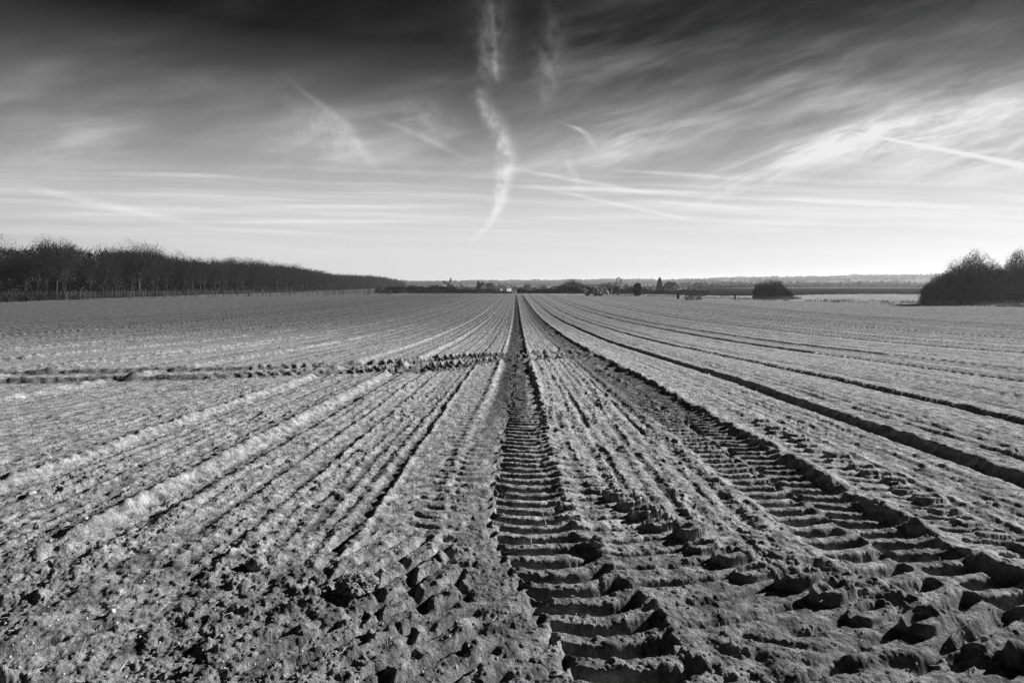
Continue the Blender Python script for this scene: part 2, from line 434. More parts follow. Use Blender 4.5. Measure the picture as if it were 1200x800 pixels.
# the track that crosses from the left
qx = np.array([-60, -20, -9.2, -6, -3.5, -2, -.4, .3, 2.0, 4.5]); qy = np.array([8.5, 10.8, 12.05, 12.9, 14.0, 15.1, 17.6, 17.9, 19.3, 20.])
yc = np.interp(X, qx, qy); yc2 = np.interp(X + .8, qx, qy)
cphi = 1 / np.sqrt(1 + ((yc2 - yc) / .8) ** 2)
s = (Y - yc) * cphi; t = X / cphi + s * 0
on = (1 - smooth(2.0, 2.6, X)) * np.clip(1.8 - np.hypot(X, Y) / 40, 0, 1) * (np.abs(s) < 3)
op = smooth(-1.5, -7, X)
for off, tt in ((-.45, .3), (.42, .5)):
    sg = s + off * 1.9
    track(sg, t, on * (1 - .85 * op), (.62 - .2 * float(0)), .03, .08, .24, tt + .2, .02, dark=.75, duty=.5, jitter=.2)
    damp_shade = np.maximum(damp_shade, (.75 * on * op * (1 - smooth(.35, .75, np.abs(sg)))).astype(np.float32))
    sg = sg + .12 * (fbm(X * 1.1, Y * 0 + off, 79, 2) - .5)
    tr_ = np.exp(-(sg / .19) ** 4) * on * op * smooth(.12, .30, fbm(X * 1.6, Y * .6 + off, 78, 3))
    h = (h - .17 * tr_ + .04 * np.exp(-((sg - .3) / .12) ** 2) * on * op * fbm(X * 3, Y * 3, 76, 2)).astype(np.float32); damp_shade = np.maximum(damp_shade, (tr_ * 1.).astype(np.float32))  # trench shadow also painted into the soil colour
# horizontal scrub marks near the lower left and lower right corners
for (xa, xb, ya, yb) in ((-2.9, -.55, 2.50, 2.78), (.5, 1.4, 2.30, 2.42)):
    yl = ya + (yb - ya) * (X - xa) / (xb - xa) + .08 * (vn(X * 1.2, 0 * Y + ya, 81) - .5)
    track(Y - yl, X, smooth(xa, xa + .3, X) * (1 - smooth(xb - .3, xb, X)) * (np.abs(Y - yl) < 1) * smooth(.30, .58, fbm(X * 1.7, Y * 2.6, 85, 3)), .26, .0, .026, .21, .9, .0, sides=(1, .6), dark=.1, duty=.26, jitter=.3)
for (xa, xb, ya) in ((.95, 2.6, 2.42), (-2.8, -.9, 2.25)):
    yl = ya + .10 * (vn(X * 1.2, 0 * Y + ya, 81) - .5)
    s = Y - yl; on = smooth(xa, xa + .3, X) * (1 - smooth(xb - .3, xb, X))
    h += (on * (.016 * np.exp(-((s - .06) / .035) ** 2) - .02 * np.exp(-(s / .05) ** 2)) * (.4 + 1.2 * fbm(X * 4, Y * 9, 82, 2))).astype(np.float32)

# clods and crumbs over everything, fewer where wheels pressed the soil
rmask = smooth(.40, .66, fbm(Xw * 8., Y * 1.8, 93, 3)); rough = (1 - .8 * press) * np.maximum(.22 + .9 * rmask, .62 * head)
cl = fbm(X * 1.3, Y * .9, 91, 3)
vs_ = np.clip(1.6 - np.maximum(LAT, np.abs(dA)) / .03, 0, 1)
for amp, cell, seed, dens, wv, kind_ in ((.020, .085, 1, .30, .16, 0), (.013, .042, 2, .42, .12, 1), (.016, .24, 3, .04, .3, 0), (.008, .021, 4, .55, .06, 1), (.014, .13, 6, .20, .22, 0)):
    vv = vis(wv); mk = np.nonzero((vv > .01) & (Y > 0) & in_field)
    rg = rough[mk] if kind_ == 0 else .3 + .7 * rough[mk]
    h[mk] += (amp * clods(X[mk], Y[mk], cell, seed, dens) * rg * vv[mk] * (.3 + 1.3 * cl[mk])).astype(np.float32)
mk = np.nonzero((vis(.09) > .01) & in_field)
h[mk] += ((fbm(X[mk] * 24, Y[mk] * 24, 92, 3) - .5) * .017 * vis(.09)[mk] * (1 - .45 * press[mk])).astype(np.float32)
mk = np.nonzero((vis(.2) > .01) & in_field)
h[mk] += ((fbm(X[mk] * 10, Y[mk] * 8, 94, 3) - .5) * .018 * vis(.2)[mk] * (1 - .6 * press[mk])).astype(np.float32)

fld = (in_field & (RR < 300)).astype(np.float32)
ds = smooth(0, 6, (edge - Yp))             # furrows die out at the headland
Zf = Z + np.where(in_field, h * np.where(Y > .2, np.clip(ds + .15, 0, 1), .3), 0)
# tussocky margin and rolling farmland
tus = (fbm(X * .35, Y * .35, 95, 3) - .5)
Zf = Zf + np.where(~in_field & (Yp < outer + 30), tus * .35 + .04, 0) * smooth(0, 4, Yp - edge)

cropf = (PXg > 795) & (Yp > outer + wob * 4) & (Yp < 520) & (Y > 0)
pale = (PXg > 795) & (Yp >= 520) & (Yp < 640) & (Y > 0)
reg = np.where(in_field, 0, np.where(Yp < outer + wob * 4, 1, np.where(cropf, 2, np.where(pale, 3, 4))))

def ground_mats():
    out = []
    # tilled soil
    mt, t, b = material('tilled_soil', .25, 1., 0.)
    geo = t.node('ShaderNodeNewGeometry'); P = geo.outputs['Position']
    at_ = t.node('ShaderNodeAttribute', attribute_name='damp_shade', attribute_type='GEOMETRY'); damp_shade_v = at_.outputs['Fac']
    x, y, z = t.sep(P)
    xw = t.add(x, t.mul(t.sub(t.noise(P, .35, 2.), .5), .22))
    n1 = t.noise(w=xw, scale=.55, detail=4., rough=.6, dim='1D')            # stripes across the drilling direction
    n2 = t.noise(w=xw, scale=2.6, detail=3., rough=.6, dim='1D')
    strp = t.add(t.mul(t.sub(n1, .5), .75), t.mul(t.sub(n2, .5), .55))
    patch = t.noise(P, .045, 3., .6)
    grain = t.noise(P, 38., 4., .7)
    fleck = t.noise(P, 110., 2., .6)
    v = t.add(.40, t.mul(strp, .34))
    v = t.add(v, t.mul(t.sub(patch, .5), .09))
    v = t.add(v, t.mul(t.sub(grain, .5), .34))
    v = t.add(v, t.mul(t.maprange(fleck, .66, .74), .16))
    rows_ = t.noise(t.comb(t.mul(xw, 11.), t.mul(y, 3.2), 0.), 1., 4., .68)
    grit = t.noise(P, 11., 8., .78)
    v = t.mul(v, t.maprange(grit, .35, .65, .30, 1.74, smooth=False))
    v = t.mul(v, t.maprange(rows_, .34, .66, .62, 1.34, smooth=False))
    rows2 = t.noise(t.comb(t.mul(xw, 2.6), t.mul(y, .5), 0.), 1., 5., .7)
    v = t.mul(v, t.mix(t.maprange(y, 8., 30.), 1., t.maprange(rows2, .34, .66, .66, 1.3, smooth=False)))
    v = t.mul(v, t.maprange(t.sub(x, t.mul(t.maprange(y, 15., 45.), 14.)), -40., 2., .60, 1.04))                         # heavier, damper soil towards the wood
    v = t.mul(v, t.sub(1., t.mul(damp_shade_v, .70)))
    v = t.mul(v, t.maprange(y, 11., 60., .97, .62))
    t.l.new(t.m('MAXIMUM', t.m('MINIMUM', v, .62), .04), b.inputs['Base Color'])
    bp = t.node('ShaderNodeBump'); bp.inputs['Strength'].default_value = 1.; bp.inputs['Distance'].default_value = .045
    hh = t.add(t.mul(t.noise(P, 60., 4., .7), .5), t.mul(t.noise(P, 17., 7., .72), 1.2))
    t.l.new(hh, bp.inputs['Height'])
    bp2 = t.node('ShaderNodeBump'); bp2.inputs['Strength'].default_value = .7; bp2.inputs['Distance'].default_value = .16
    far = t.add(t.noise(w=xw, scale=3.2, detail=3., rough=.6, dim='1D'), t.mul(t.noise(P, 2.2, 3., .6), .6))
    fade = t.maprange(y, 18., 50., 0., 1.)
    t.l.new(t.mul(far, fade), bp2.inputs['Height']); t.l.new(bp.outputs[0], bp2.inputs['Normal'])
    t.l.new(bp2.outputs[0], b.inputs['Normal'])
    out.append(mt)
    # dry winter grass
    mt, t, b = material('dry_grass', .22, 1., 0.)
    geo = t.node('ShaderNodeNewGeometry'); P = geo.outputs['Position']
    x, y, z = t.sep(P)
    n = t.noise(P, .12, 4., .65); n2 = t.noise(P, 1.6, 3., .7)
    v = t.add(t.add(.24, t.mul(t.sub(n, .5), .30)), t.mul(t.sub(n2, .5), .18))
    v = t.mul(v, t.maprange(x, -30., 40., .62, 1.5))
    t.l.new(t.m('MAXIMUM', v, .05), b.inputs['Base Color'])
    bp = t.node('ShaderNodeBump'); bp.inputs['Distance'].default_value = .3; t.l.new(n2, bp.inputs['Height']); t.l.new(bp.outputs[0], b.inputs['Normal'])
    out.append(mt)
    # dark crop
    for nm, lo, hi in (('dark_crop', .012, .022), ('pale_stubble', .12, .17), ('far_land', .08, .17)):
        mt, t, b = material(nm, lo, 1., 0.)
        geo = t.node('ShaderNodeNewGeometry'); P = geo.outputs['Position']
        n = t.noise(P, .006 if nm == 'far_land' else .05, 5., .65)
        t.l.new(t.maprange(n, .35, .65, lo, hi), b.inputs['Base Color'])
        out.append(mt)
    return out
GM = ground_mats()

vi = np.arange(NR * NC).reshape(NR, NC)
nxt = np.roll(vi, -1, axis=1)
quads = np.stack([vi[:-1], vi[1:], nxt[1:], nxt[:-1]], axis=-1).reshape(-1, 4)
quads = quads[:, ::-1] if False else quads
regf = reg[:-1].reshape(-1)
V = np.stack([X, Y, Zf], axis=-1).reshape(-1, 3).astype(np.float32)
DP = damp_shade.reshape(-1)

def grid_mesh(name, q, mat, with_damp_shade=False):
    used, inv = np.unique(q.reshape(-1), return_inverse=True)
    me = bpy.data.meshes.new(name)
    me.vertices.add(len(used)); me.vertices.foreach_set('co', V[used].reshape(-1))
    me.loops.add(len(inv)); me.loops.foreach_set('vertex_index', inv.astype(np.int32))
    me.polygons.add(len(q)); me.polygons.foreach_set('loop_start', np.arange(0, len(inv), 4, dtype=np.int32))
    me.polygons.foreach_set('use_smooth', np.ones(len(q), bool))
    me.update(calc_edges=True)
    if with_damp_shade:
        a = me.attributes.new('damp_shade', 'FLOAT', 'POINT'); a.data.foreach_set('value', DP[used].astype(np.float32))
    me.materials.append(mat)
    return link(bpy.data.objects.new(name, me))
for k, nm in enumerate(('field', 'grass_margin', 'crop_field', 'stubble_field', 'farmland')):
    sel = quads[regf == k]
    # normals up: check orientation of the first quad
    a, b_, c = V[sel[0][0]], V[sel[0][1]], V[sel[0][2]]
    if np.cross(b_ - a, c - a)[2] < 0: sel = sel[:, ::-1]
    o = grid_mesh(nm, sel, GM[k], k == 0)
    tag(o, kind='structure')

# ------------------------------------------------------------------ materials of things
BARK = varied('bark', .02, .06, 3., per_object=.25)
TWIG = varied('twigs', .014, .034, .8, per_object=.25)
DARKTWIG = varied('dark_twigs', .007, .016, .8)
EVERG = varied('evergreen', .012, .035, 1.5)
HEDGEM = varied('hedge_twigs', .03, .06, .6)
WOOD = varied('weathered_wood', .22, .42, 6., per_object=.2)
STAKE = varied('grey_stake', .05, .14, 3., per_object=.4)
DARKW = varied('dark_wood', .03, .06, 4.)
WHITE = varied('white_render', .62, .78, 1.)
GREYW = varied('grey_render', .3, .4, 1.)
ROOF = varied('dark_roof', .045, .09, 3.)
GLASS = material('window_glass', .03, .15, .5)[0]
STEEL = varied('galvanised_steel', .3, .45, 3., .5, .4)
DSTEEL = varied('dark_steel', .03, .06, 3., .6, .3)
RUBBER = varied('rubber', .015, .03, 8.)
STRAW = varied('dry_straw', .3, .55, 8.)
GRASS = varied('grass_tufts', .12, .34, .7)
STONE = varied('pale_stone', .45, .65, 20.)
SOILC = varied('soil_clod', .14, .30, 40.)

# ------------------------------------------------------------------ trees
def dome_tree(seed, height, width, base=.25, limbs=9, n=1500, tl=1.3, tw=.05, r0=.22, lean=.5):
    """trunk, forking limbs and a rounded crown of fine twigs"""
    rd = random.Random(seed); tr = MB(); cr = MB(); H = height
    def g3(k=1.): return Vector((rd.gauss(0, k), rd.gauss(0, k), rd.gauss(0, k)))
    c = Vector((0, 0, H * (base + (1 - base) * .48))); rx = width / 2; rz = H * (1 - base) * .54
    lobes = [(Vector((rd.uniform(-.45, .45) * rx, rd.uniform(-.45, .45) * rx, rd.uniform(-.3, .32) * rz)), rd.uniform(.55, .75)) for _ in range(6)] + [(Vector((0, 0, .2 * rz)), .8)]
    fork = Vector((rd.gauss(0, .15), rd.gauss(0, .15), H * (base + .06)))
    tr.tube([(0, 0, -.2), (0, 0, .5), fork * .6, fork], [r0 * 1.3, r0, r0 * .85, r0 * .75], 6, cap=False)
    tips = []
    for k in range(limbs):
        lo, f = lobes[k % len(lobes)]; e = c + lo + Vector((rd.gauss(0, .3) * rx, rd.gauss(0, .3) * rx, rd.uniform(0, .5) * rz)) * f
        b = fork * rd.uniform(.7, 1.); m_ = b.lerp(e, .5) + Vector((e.x * .12, e.y * .12, -.03 * H))
        tr.tube([b, b.lerp(m_, .6), m_, m_.lerp(e, .6), e], [r0 * .5, r0 * .4, r0 * .3, r0 * .2, r0 * .08], 4, cap=False)
        for q in range(5):
            a0 = m_.lerp(e, rd.random()); d = (a0 - c * .8).normalized() + g3(.5); e2 = a0 + d.normalized() * rx * rd.uniform(.25, .55)
            tr.tube([a0, a0.lerp(e2, .5) + g3(.06 * rx), e2], [r0 * .2, r0 * .13, r0 * .05], 3, cap=False)
    for k in range(n):
        lo, f = lobes[rd.randrange(len(lobes))]
        u = g3().normalized(); q = rd.random() ** .36
        p = c + lo + Vector((u.x * rx * f * q, u.y * rx * f * q, u.z * rz * f * q))
        d = ((p - c + Vector((0, 0, rz * .35))).normalized() * .8 + g3(.55)).normalized(); L = tl * rd.uniform(.4, 1.1) * (1.1 - .45 * q)
        p = p - d * L * .6
        if p.z < H * base * .6: continue
        m_ = p + d * L * .5; cr.strip(p, m_, tw, g3()); cr.strip(m_, m_ + (d + g3(.35)).normalized() * L * .5, tw * .7, g3())
    return tr, cr

def tree_proto(name, label, cat, group, crown_mat=None, trunk_mat=None, **kw):
    tr, cr = dome_tree(**kw)
    root = empty(name, (0, 0, 0))
    tag(root, label, cat, group)
    tr.build('trunk', trunk_mat or BARK, root, smooth=True)
    cr.build('crown', crown_mat or TWIG, root)
    return root

def place(proto, first, loc, rz, s, label=None, group=None, name=None):
    o = proto if first else copy_tree(proto)
    o.location = loc; o.rotation_euler = (0, 0, rz); o.scale = s if hasattr(s, '__len__') else (s, s, s)
    if label: o['label'] = label
    if group: o['group'] = group
    return o

WL = 'bare dark winter tree in the wood along the far left side of the field'
WG = 'bare trees of the wood'
protos = [tree_proto('wood_tree', WL, 'tree', WG, seed=100 + k, height=13.5, width=6.5 + k % 3, base=.16 + .05 * (k % 3), n=3200, tl=.85, tw=.055) for k in range(6)]
# tree-top height in photo rows along the wood
TOP_P = [-150, -60, 25, 60, 75, 100, 125, 150, 175, 200, 235, 260, 300, 340, 360, 390, 420, 445, 460, 475]
TOP_Y = [266, 271, 279, 274, 275, 282, 284, 281, 285, 294, 299, 301, 303, 309, 312, 320, 322, 324, 327, 331]
used = [False] * 6
rd = random.Random(5)
special = {'a': (65, 'tall round-headed bare tree near the left end of the wood'), 'b': (163, 'broad domed bare tree standing above the wood, paler than its neighbours')}
count = 0
sites = []
for row in range(3):
    d = 112 + row * 2
    while d < 820:
        step = (3.6 if row == 0 else 5.0) * (1 + d / 650)
        d += step * rd.uniform(.8, 1.2)
        Xc = -104 - row * 7 - rd.uniform(0, 4) - max(0, d - 300) * .045
        px = CX + F * Xc / d
        if px < -170 or px > 474: continue
        sites.append((row, px, d, Xc))
for row, px, d, Xc in sites:
    if count >= 285: break
    topy = np.interp(px, TOP_P, TOP_Y)
    gz = zg(Xc, d)
    hgt = EYE + (HY - topy) / F * d - gz
    hgt *= (rd.uniform(.80, 1.05) if px < 180 else rd.uniform(.90, 1.07)) * (1.0 if row else .9)
    k = rd.randrange(6)
    s = max(hgt, 3) / 13.5
    o = place(protos[k], not used[k], (Xc, d, gz), rd.uniform(0, 6.3), (s * rd.uniform(.85, 1.1), s * rd.uniform(.85, 1.1), s))
    used[k] = True; count += 1
wide = tree_proto('wood_tree', special['a'][1], 'tree', None, seed=300, height=15.2, width=11, base=.3, limbs=14, n=3400, tl=1.5, tw=.045, r0=.3)
wide2 = tree_proto('wood_tree', special['b'][1], 'tree', None, seed=301, height=15.2, width=12, base=.36, limbs=16, n=2600, tl=1.5, tw=.04, r0=.34)
for w_, px, d, ty in ((wide, 65, 140, 277), (wide2, 163, 175, 282)):
    Xc = (px - CX) / F * d; gz = zg(Xc, d)
    w_.location = (Xc, d, gz); s = (EYE + (HY - ty) / F * d - gz) / 15.2; w_.scale = (s * 1.1, s * 1.1, s)
# the inside of the wood, a mass nobody could count
wm = MB()
rd = random.Random(9)
for k in range(52000):
    d = 112 + 700 * rd.random() ** 1.5
    Xc = -112 - rd.random() * 26 - max(0, d - 300) * .045
    px = CX + F * Xc / d
    if px > 472 or px < -200: continue
    gz = zg(Xc, d); top = EYE + (HY - np.interp(px, TOP_P, TOP_Y)) / F * d - gz
    zz = gz + rd.random() ** 1.2 * top * .76
    L = rd.uniform(.8, 2.2) * (1 + d / 500); q = Vector((rd.gauss(0, .7), rd.gauss(0, .7), rd.gauss(.3, .6))).normalized()
    p = Vector((Xc, d, zz))
    wm.strip(p, p + q * L, .22 * (1 + d / 400), Vector((rd.gauss(0, 1), rd.gauss(0, 1), rd.gauss(0, 1))))
tag(wm.build('woodland', TWIG), 'dark tangle of branches inside the wood', 'woodland', kind='stuff')
ug = MB()
for k in range(14000):
    d = 112 + 600 * rd.random() ** 1.6
    Xc = -96 - rd.random() * 14 - max(0, d - 300) * .045
    gz = zg(Xc, d); px = CX + F * Xc / d
    if px > 470: continue
    p = Vector((Xc, d, gz)); hh = rd.uniform(.6, 2.4) * (.5 + vs(d * .12, 3., 3) * 1.0)
    ug.strip(p, p + Vector((rd.gauss(0, .9), rd.gauss(0, .9), hh * .7)), .10 * (1 + d / 350), Vector((rd.gauss(0, 1), rd.gauss(0, 1), 0)))
tag(ug.build('undergrowth', TWIG), 'low brambles and undergrowth at the foot of the wood', 'undergrowth', kind='stuff')

# ------------------------------------------------------------------ bushes at the right
def thicket(name, label, px, d, prof, depth, nst, ntw, tl, tw, seed, mat=DARKTWIG):
    """many leaning stems with side twigs under an uneven outline; prof lists (x, height)"""
    rd = random.Random(seed); x, y, z = at(px, d); root = empty(name, (x, y, z)); tag(root, label, 'bush')
    xs = [p[0] for p in prof]; hs = [p[1] for p in prof]; half = (xs[-1] - xs[0]) / 2; mid = (xs[-1] + xs[0]) / 2
    st = MB(); cr = MB()
    def g3(k=1.): return Vector((rd.gauss(0, k), rd.gauss(0, k), rd.gauss(0, k)))
    for i in range(nst):
        ex = rd.uniform(xs[0], xs[-1]); q = (ex - mid) / half
        ey = rd.uniform(-1, 1) * depth * math.sqrt(max(.1, 1 - q * q)); v = ey / depth
        top = float(np.interp(ex, xs, hs)) * (1 - .4 * v * v)
        if i % 6 == 0:
            b0 = Vector((mid + (ex - mid) * rd.uniform(.5, .9), ey * rd.uniform(.4, .9), -.1)); e0 = Vector((ex, ey, top * rd.uniform(.6, .98)))
            bow = Vector((q * .5, v * .4, 0)) + g3(.15)
            pts = [b0.lerp(e0, k / 5) + bow * math.sin(k / 5 * math.pi) for k in range(6)]
            st.tube(pts, [.035 * (top / 6 + .4) * (1 - .85 * k / 5) for k in range(6)], 3, cap=False)
        zf = rd.random() ** .62; p = Vector((ex, ey, top * zf))
        d = (Vector((q * .8, v * .8, .35 + .6 * zf)).normalized() * .75 + g3(.5)).normalized(); L = tl * rd.uniform(.35, 1.1)
        bump = 1 + .34 * (vs(ex * .9, ey * .9 + seed, 3) - .55) + .22 * (vs(ex * 2.3, ey * 2.3 + seed, 5) - .5)
        if zf > .75 and rd.random() < .28: L *= 1.8
        p.z *= bump; p -= d * L * .55
        if p.z < 0: p.z = rd.random() * .3
        m_ = p + d * L * .5; cr.strip(p, m_, tw * 1.2, g3()); cr.strip(m_, m_ + (d + g3(.35)).normalized() * L * .5, tw * .7, g3())
    st.build('stems', DARKW, root); cr.build('crown', mat, root)
    return root
thicket('thorn_bush', 'large dark thicket of bare twigs with a ragged top at the right field end', 1130, 112,
        [(-7.1, .8), (-6.6, 2.4), (-5.6, 3.6), (-4.4, 4.7), (-3.0, 5.3), (-1.8, 6.5), (-.4, 7.7), (1.0, 8.3), (2.4, 7.9), (3.8, 7.5), (5.2, 6.6), (6.4, 5.2), (7.2, 2.0)], 3.6, 15000, 0, 1.2, .05, 41)
thicket('thorn_bush', 'taller dark thicket behind the large one, cut off by the right edge of view', 1192, 121,
        [(-4.2, 2.5), (-3.2, 5.6), (-2.0, 7.6), (-.6, 8.8), (1.2, 9.2), (3.0, 8.2), (4.4, 5.0), (5.0, 1.5)], 3.0, 9000, 0, 1.2, .045, 47)
thicket('thorn_bush', 'lower round dark bush alone on the pale grass beyond the field', 905, 150,
        [(-4.4, .5), (-4.0, 2.2), (-3.2, 3.9), (-2.2, 3.7), (-1.2, 4.0), (0., 4.5), (.9, 4.0), (1.6, 4.2), (2.4, 3.2), (3.0, 2.2), (4.0, 1.5), (4.7, .4)], 2.2, 4200, 0, 1.1, .05, 42)
thicket('small_bush', 'small thin grey bush between short posts at the field edge', 813, 140, [(-1.6, .3), (-.8, 1.4), (0, 2.7), (.8, 1.8), (1.6, .4)], .8, 420, 0, .7, .045, 43, mat=HEDGEM)

# ------------------------------------------------------------------ evergreens and far trees
def conifer(name, label, px, d, w, hgt, seed, col=True):
    rd = random.Random(seed); x, y, z = at(px, d)
    root = empty(name, (x, y, z)); tag(root, label, 'tree')
    tr = MB(); tr.tube([(0, 0, -.2), (0, 0, hgt * .9)], [.12, .02], 6); tr.build('trunk', DARKW, root)
    cr = MB()
    for k in range(3200):
        u = rd.random(); zz = hgt * (.02 + .97 * u)
        rad = w / 2 * (math.sqrt(max(0, 1 - (2 * u - .9) ** 2 * .8)) if col else (1.05 - u) ** .8) * (.55 + .45 * rd.random()) * (1 + .15 * math.sin(u * 25 + seed))
        a = rd.uniform(0, 6.283); p = Vector((math.cos(a) * rad, math.sin(a) * rad, zz))
        q = Vector((math.cos(a) * .6, math.sin(a) * .6, rd.uniform(-.3, .8))).normalized()
        cr.strip(p - q * .12, p + q * rd.uniform(.15, .4), .16, Vector((rd.gauss(0, 1), rd.gauss(0, 1), rd.gauss(0, 1))))
    cr.build('crown', EVERG, root)
conifer('yew_bush', 'black rounded evergreen bush just right of the hoop-topped mast', 747, 186, 2.1, 3.6, 5)
conifer('conifer', 'dark pointed conifer left of the white gabled house', 773, 300, 3.6, 6.6, 6, col=False)
conifer('conifer', 'dark conifer in front of the houses beside the windmill side hedge', 560.5, 330, 2.6, 5.4, 7, col=False)

FT = [tree_proto('far_tree', 'bare tree in the belt of trees beyond the field end', 'tree', 'trees beyond the field end', seed=500 + k, height=9, width=7.5, base=.16, n=800, tl=1.7, tw=.14, r0=.2, crown_mat=HEDGEM) for k in range(4)]
usedf = [False] * 4
rd = random.Random(21)
far_sites = [(618, 380, 330.5, 1.3, 'broad round-topped tree right of the pole at the field end'), (636, 390, 332.5, 1.25, 'second round-topped tree right of the pole at the field end'),
             (671, 300, 325.5, 1.1, 'bushy tree rising behind the long low barn roof'), (664, 300, 329, 1., None), (679, 305, 328.5, 1., None),
             (586, 520, 331.5, 1.5, 'widest tree crown among the houses at the field end'), (577, 520, 333, 1.2, None), (597, 540, 333, 1.1, None), (541, 760, 331, .8, 'thin tall tree standing above the hedge between windmill and houses'),
             (460, 620, 327.8, 1.0, 'last bare tree at the right end of the wood'), (464, 640, 329, .9, None), (481, 650, 333, 1.4, None), (492, 700, 334, 1.3, None), (503, 720, 334, 1.2, None), (511, 720, 333.5, 1.2, None), (533, 760, 334.5, 1.3, None),
             (548, 740, 334.2, 1.3, None), (556, 740, 334.6, 1.3, None), (604, 420, 334, 1., None), (610, 430, 335, 1.1, None), (626, 400, 335, 1.1, None), (646, 430, 335.5, 1.2, None), (653, 420, 336, 1.2, None),
             (706, 420, 330.5, 1.2, None), (713, 430, 329.5, 1.2, None), (720, 420, 331, 1.1, None), (734, 400, 332, 1.1, None), (740, 390, 333.5, 1.1, None), (755, 380, 335, 1.1, None), (762, 390, 335.5, 1.2, None),
             (780, 420, 334.5, 1.1, None), (793, 400, 334, 1.15, 'round bare tree right of the white gabled house'), (801, 420, 336, 1., None), (826, 520, 333, .9, None), (834, 540, 332.5, 1.0, None), (844, 540, 334, 1., None), (850, 560, 333.2, .9, None), (1006, 590, 329, 1.1, 'lone round tree standing above the long hedge on the right')]
for px, d, ty, wf, lab in far_sites:
    x, y, z = at(px, d); hgt = max(EYE + (HY - ty) / F * d - z, 2.); k = rd.randrange(4); s = hgt / 9.
    o = place(FT[k], not usedf[k], (x, y, z), rd.uniform(0, 6.3), (s * wf, s * wf, s)); usedf[k] = True
    if lab:
        o['label'] = lab
        if 'group' in o.keys(): del o['group']
    else:
        o['label'] = 'bare tree in the belt of trees beyond the field end'; o['group'] = 'trees beyond the field end'

# ------------------------------------------------------------------ hedges
def hedge(name, label, pts, hgt, width, n, seed, mat=HEDGEM, tw=.1, kind=None, cat='hedge'):
    """pts: (px, depth, height) along the hedge"""
    rd = random.Random(seed); mb = MB()
    P = [at(p[0], p[1])[:2] for p in pts]
    for k in range(n):
        u = rd.random() * (len(P) - 1); i = min(int(u), len(P) - 2); f = u - i
        x = P[i][0] * (1 - f) + P[i + 1][0] * f; y = P[i][1] * (1 - f) + P[i + 1][1] * f + rd.uniform(-.5, .5) * width
        hh = pts[i][2] * (1 - f) + pts[i + 1][2] * f
        hh *= .65 + .7 * vs(x * .35 + seed, seed * 1.7, 4)
        z = zg(x, y); b = z + rd.random() * hh * .85
        q = Vector((rd.gauss(0, .5), rd.gauss(0, .5), rd.uniform(.2, 1.2))).normalized()
        L = hh * rd.uniform(.15, .4)
        mb.strip((x, y, b), Vector((x, y, b)) + q * L, tw, Vector((rd.gauss(0, 1), rd.gauss(0, 1), rd.gauss(0, 1))))
    return tag(mb.build(name, mat), label, cat, kind=kind)
hedge('hedge', 'long dark hedge along the far end of the field below the windmill', [(440, 245, 2.2), (480, 240, 2.6), (520, 238, 2.2), (553, 236, 2.0), (600, 232, 1.0)], 2, 2.5, 9000, 3, tw=.16)
hedge('hedge', 'tall dark hedge right of the pole behind the long boom', [(606, 236, 1.3), (640, 232, 1.4), (657, 228, 2.3), (700, 226, 2.2), (744, 222, 2.2)], 2, 2.5, 9000, 4, tw=.16)
hedge('hedge', 'low dark hedge in front of the white gabled house', [(752, 216, 1.4), (790, 214, 1.3), (830, 240, 1.2)], 2, 2.5, 4000, 5, tw=.15)
hedge('hedge', 'thin black hedge line along the far side of the dark field', [(818, 480, 2.6), (880, 600, 2.6), (960, 640, 2.8), (1100, 640, 2.4), (1250, 640, 2.4)], 2, 4, 9000, 6, mat=DARKTWIG, tw=.4)
def band(name, label, d0, d1, p0, p1, hgt, n, tw, seed, mat):
    rd = random.Random(seed); mb = MB()
    for k in range(n):
        d = rd.uniform(d0, d1); px = rd.uniform(p0, p1); x = (px - CX) / F * d
        if vs(x * .012, d * .01, seed) < .42: continue
        z = zg(x, d); hh = hgt * rd.uniform(.3, 1) * (.5 + vs(x * .03, d * .01, seed + 1))
        p = Vector((x, d, z + hh * .4))
        mb.strip(p - Vector((tw, 0, hh * .4)), p + Vector((tw * rd.uniform(-.3, .6), rd.gauss(0, 2), hh * .6)), tw * 2, Vector((rd.gauss(0, .3), 1, rd.gauss(0, .3))))
    tag(mb.build(name, mat), label, 'woodland', kind='stuff')
band('far_woods', 'scattered woods and hedges on the plain towards the hills', 900, 1400, 440, 1320, 7, 5200, 3., 12, HEDGEM)
band('far_woods', 'hazy woods on the lower slopes of the far hills', 1700, 2400, 380, 1320, 9, 6000, 5., 13, HEDGEM)
band('far_woods', 'pale hazy woods along the skyline of the far hills', 2700, 3200, 380, 1350, 10, 6000, 8., 14, HEDGEM)

gm = MB(); rd = random.Random(88)
for k in range(9000):
    px = rd.uniform(700, 1290); e_ = float(np.interp(px, EDGE_P, EDGE_D)); d = e_ + abs(rd.gauss(0, 9)) - .6
    x, y, z = at(px, d)
    if vs(x * .35, y * .35, 8) < .42: continue
    L = rd.uniform(.12, .5); p = Vector((x, y, z))
    gm.strip(p, p + Vector((rd.gauss(0, .12), rd.gauss(0, .12), L)), .07, Vector((rd.gauss(0, 1), 1, 0)))
for bx, bd, bw in ((1130, 112, 7.5), (905, 150, 4.8), (1192, 121, 5.)):
    cx_, cy_, _ = at(bx, bd)
    for k in range(900):
        x = cx_ + rd.uniform(-1, 1) * bw; y = cy_ - rd.uniform(1.5, 4.2); p = Vector((x, y, zg(x, y))); L = rd.uniform(.15, .8)
        gm.strip(p, p + Vector((rd.gauss(0, .2), rd.gauss(0, .2), L)), .06, Vector((rd.gauss(0, 1), 1, 0)))
tag(gm.build('grass', GRASS), 'tufts of dry grass along the right end of the field', 'grass', kind='stuff')

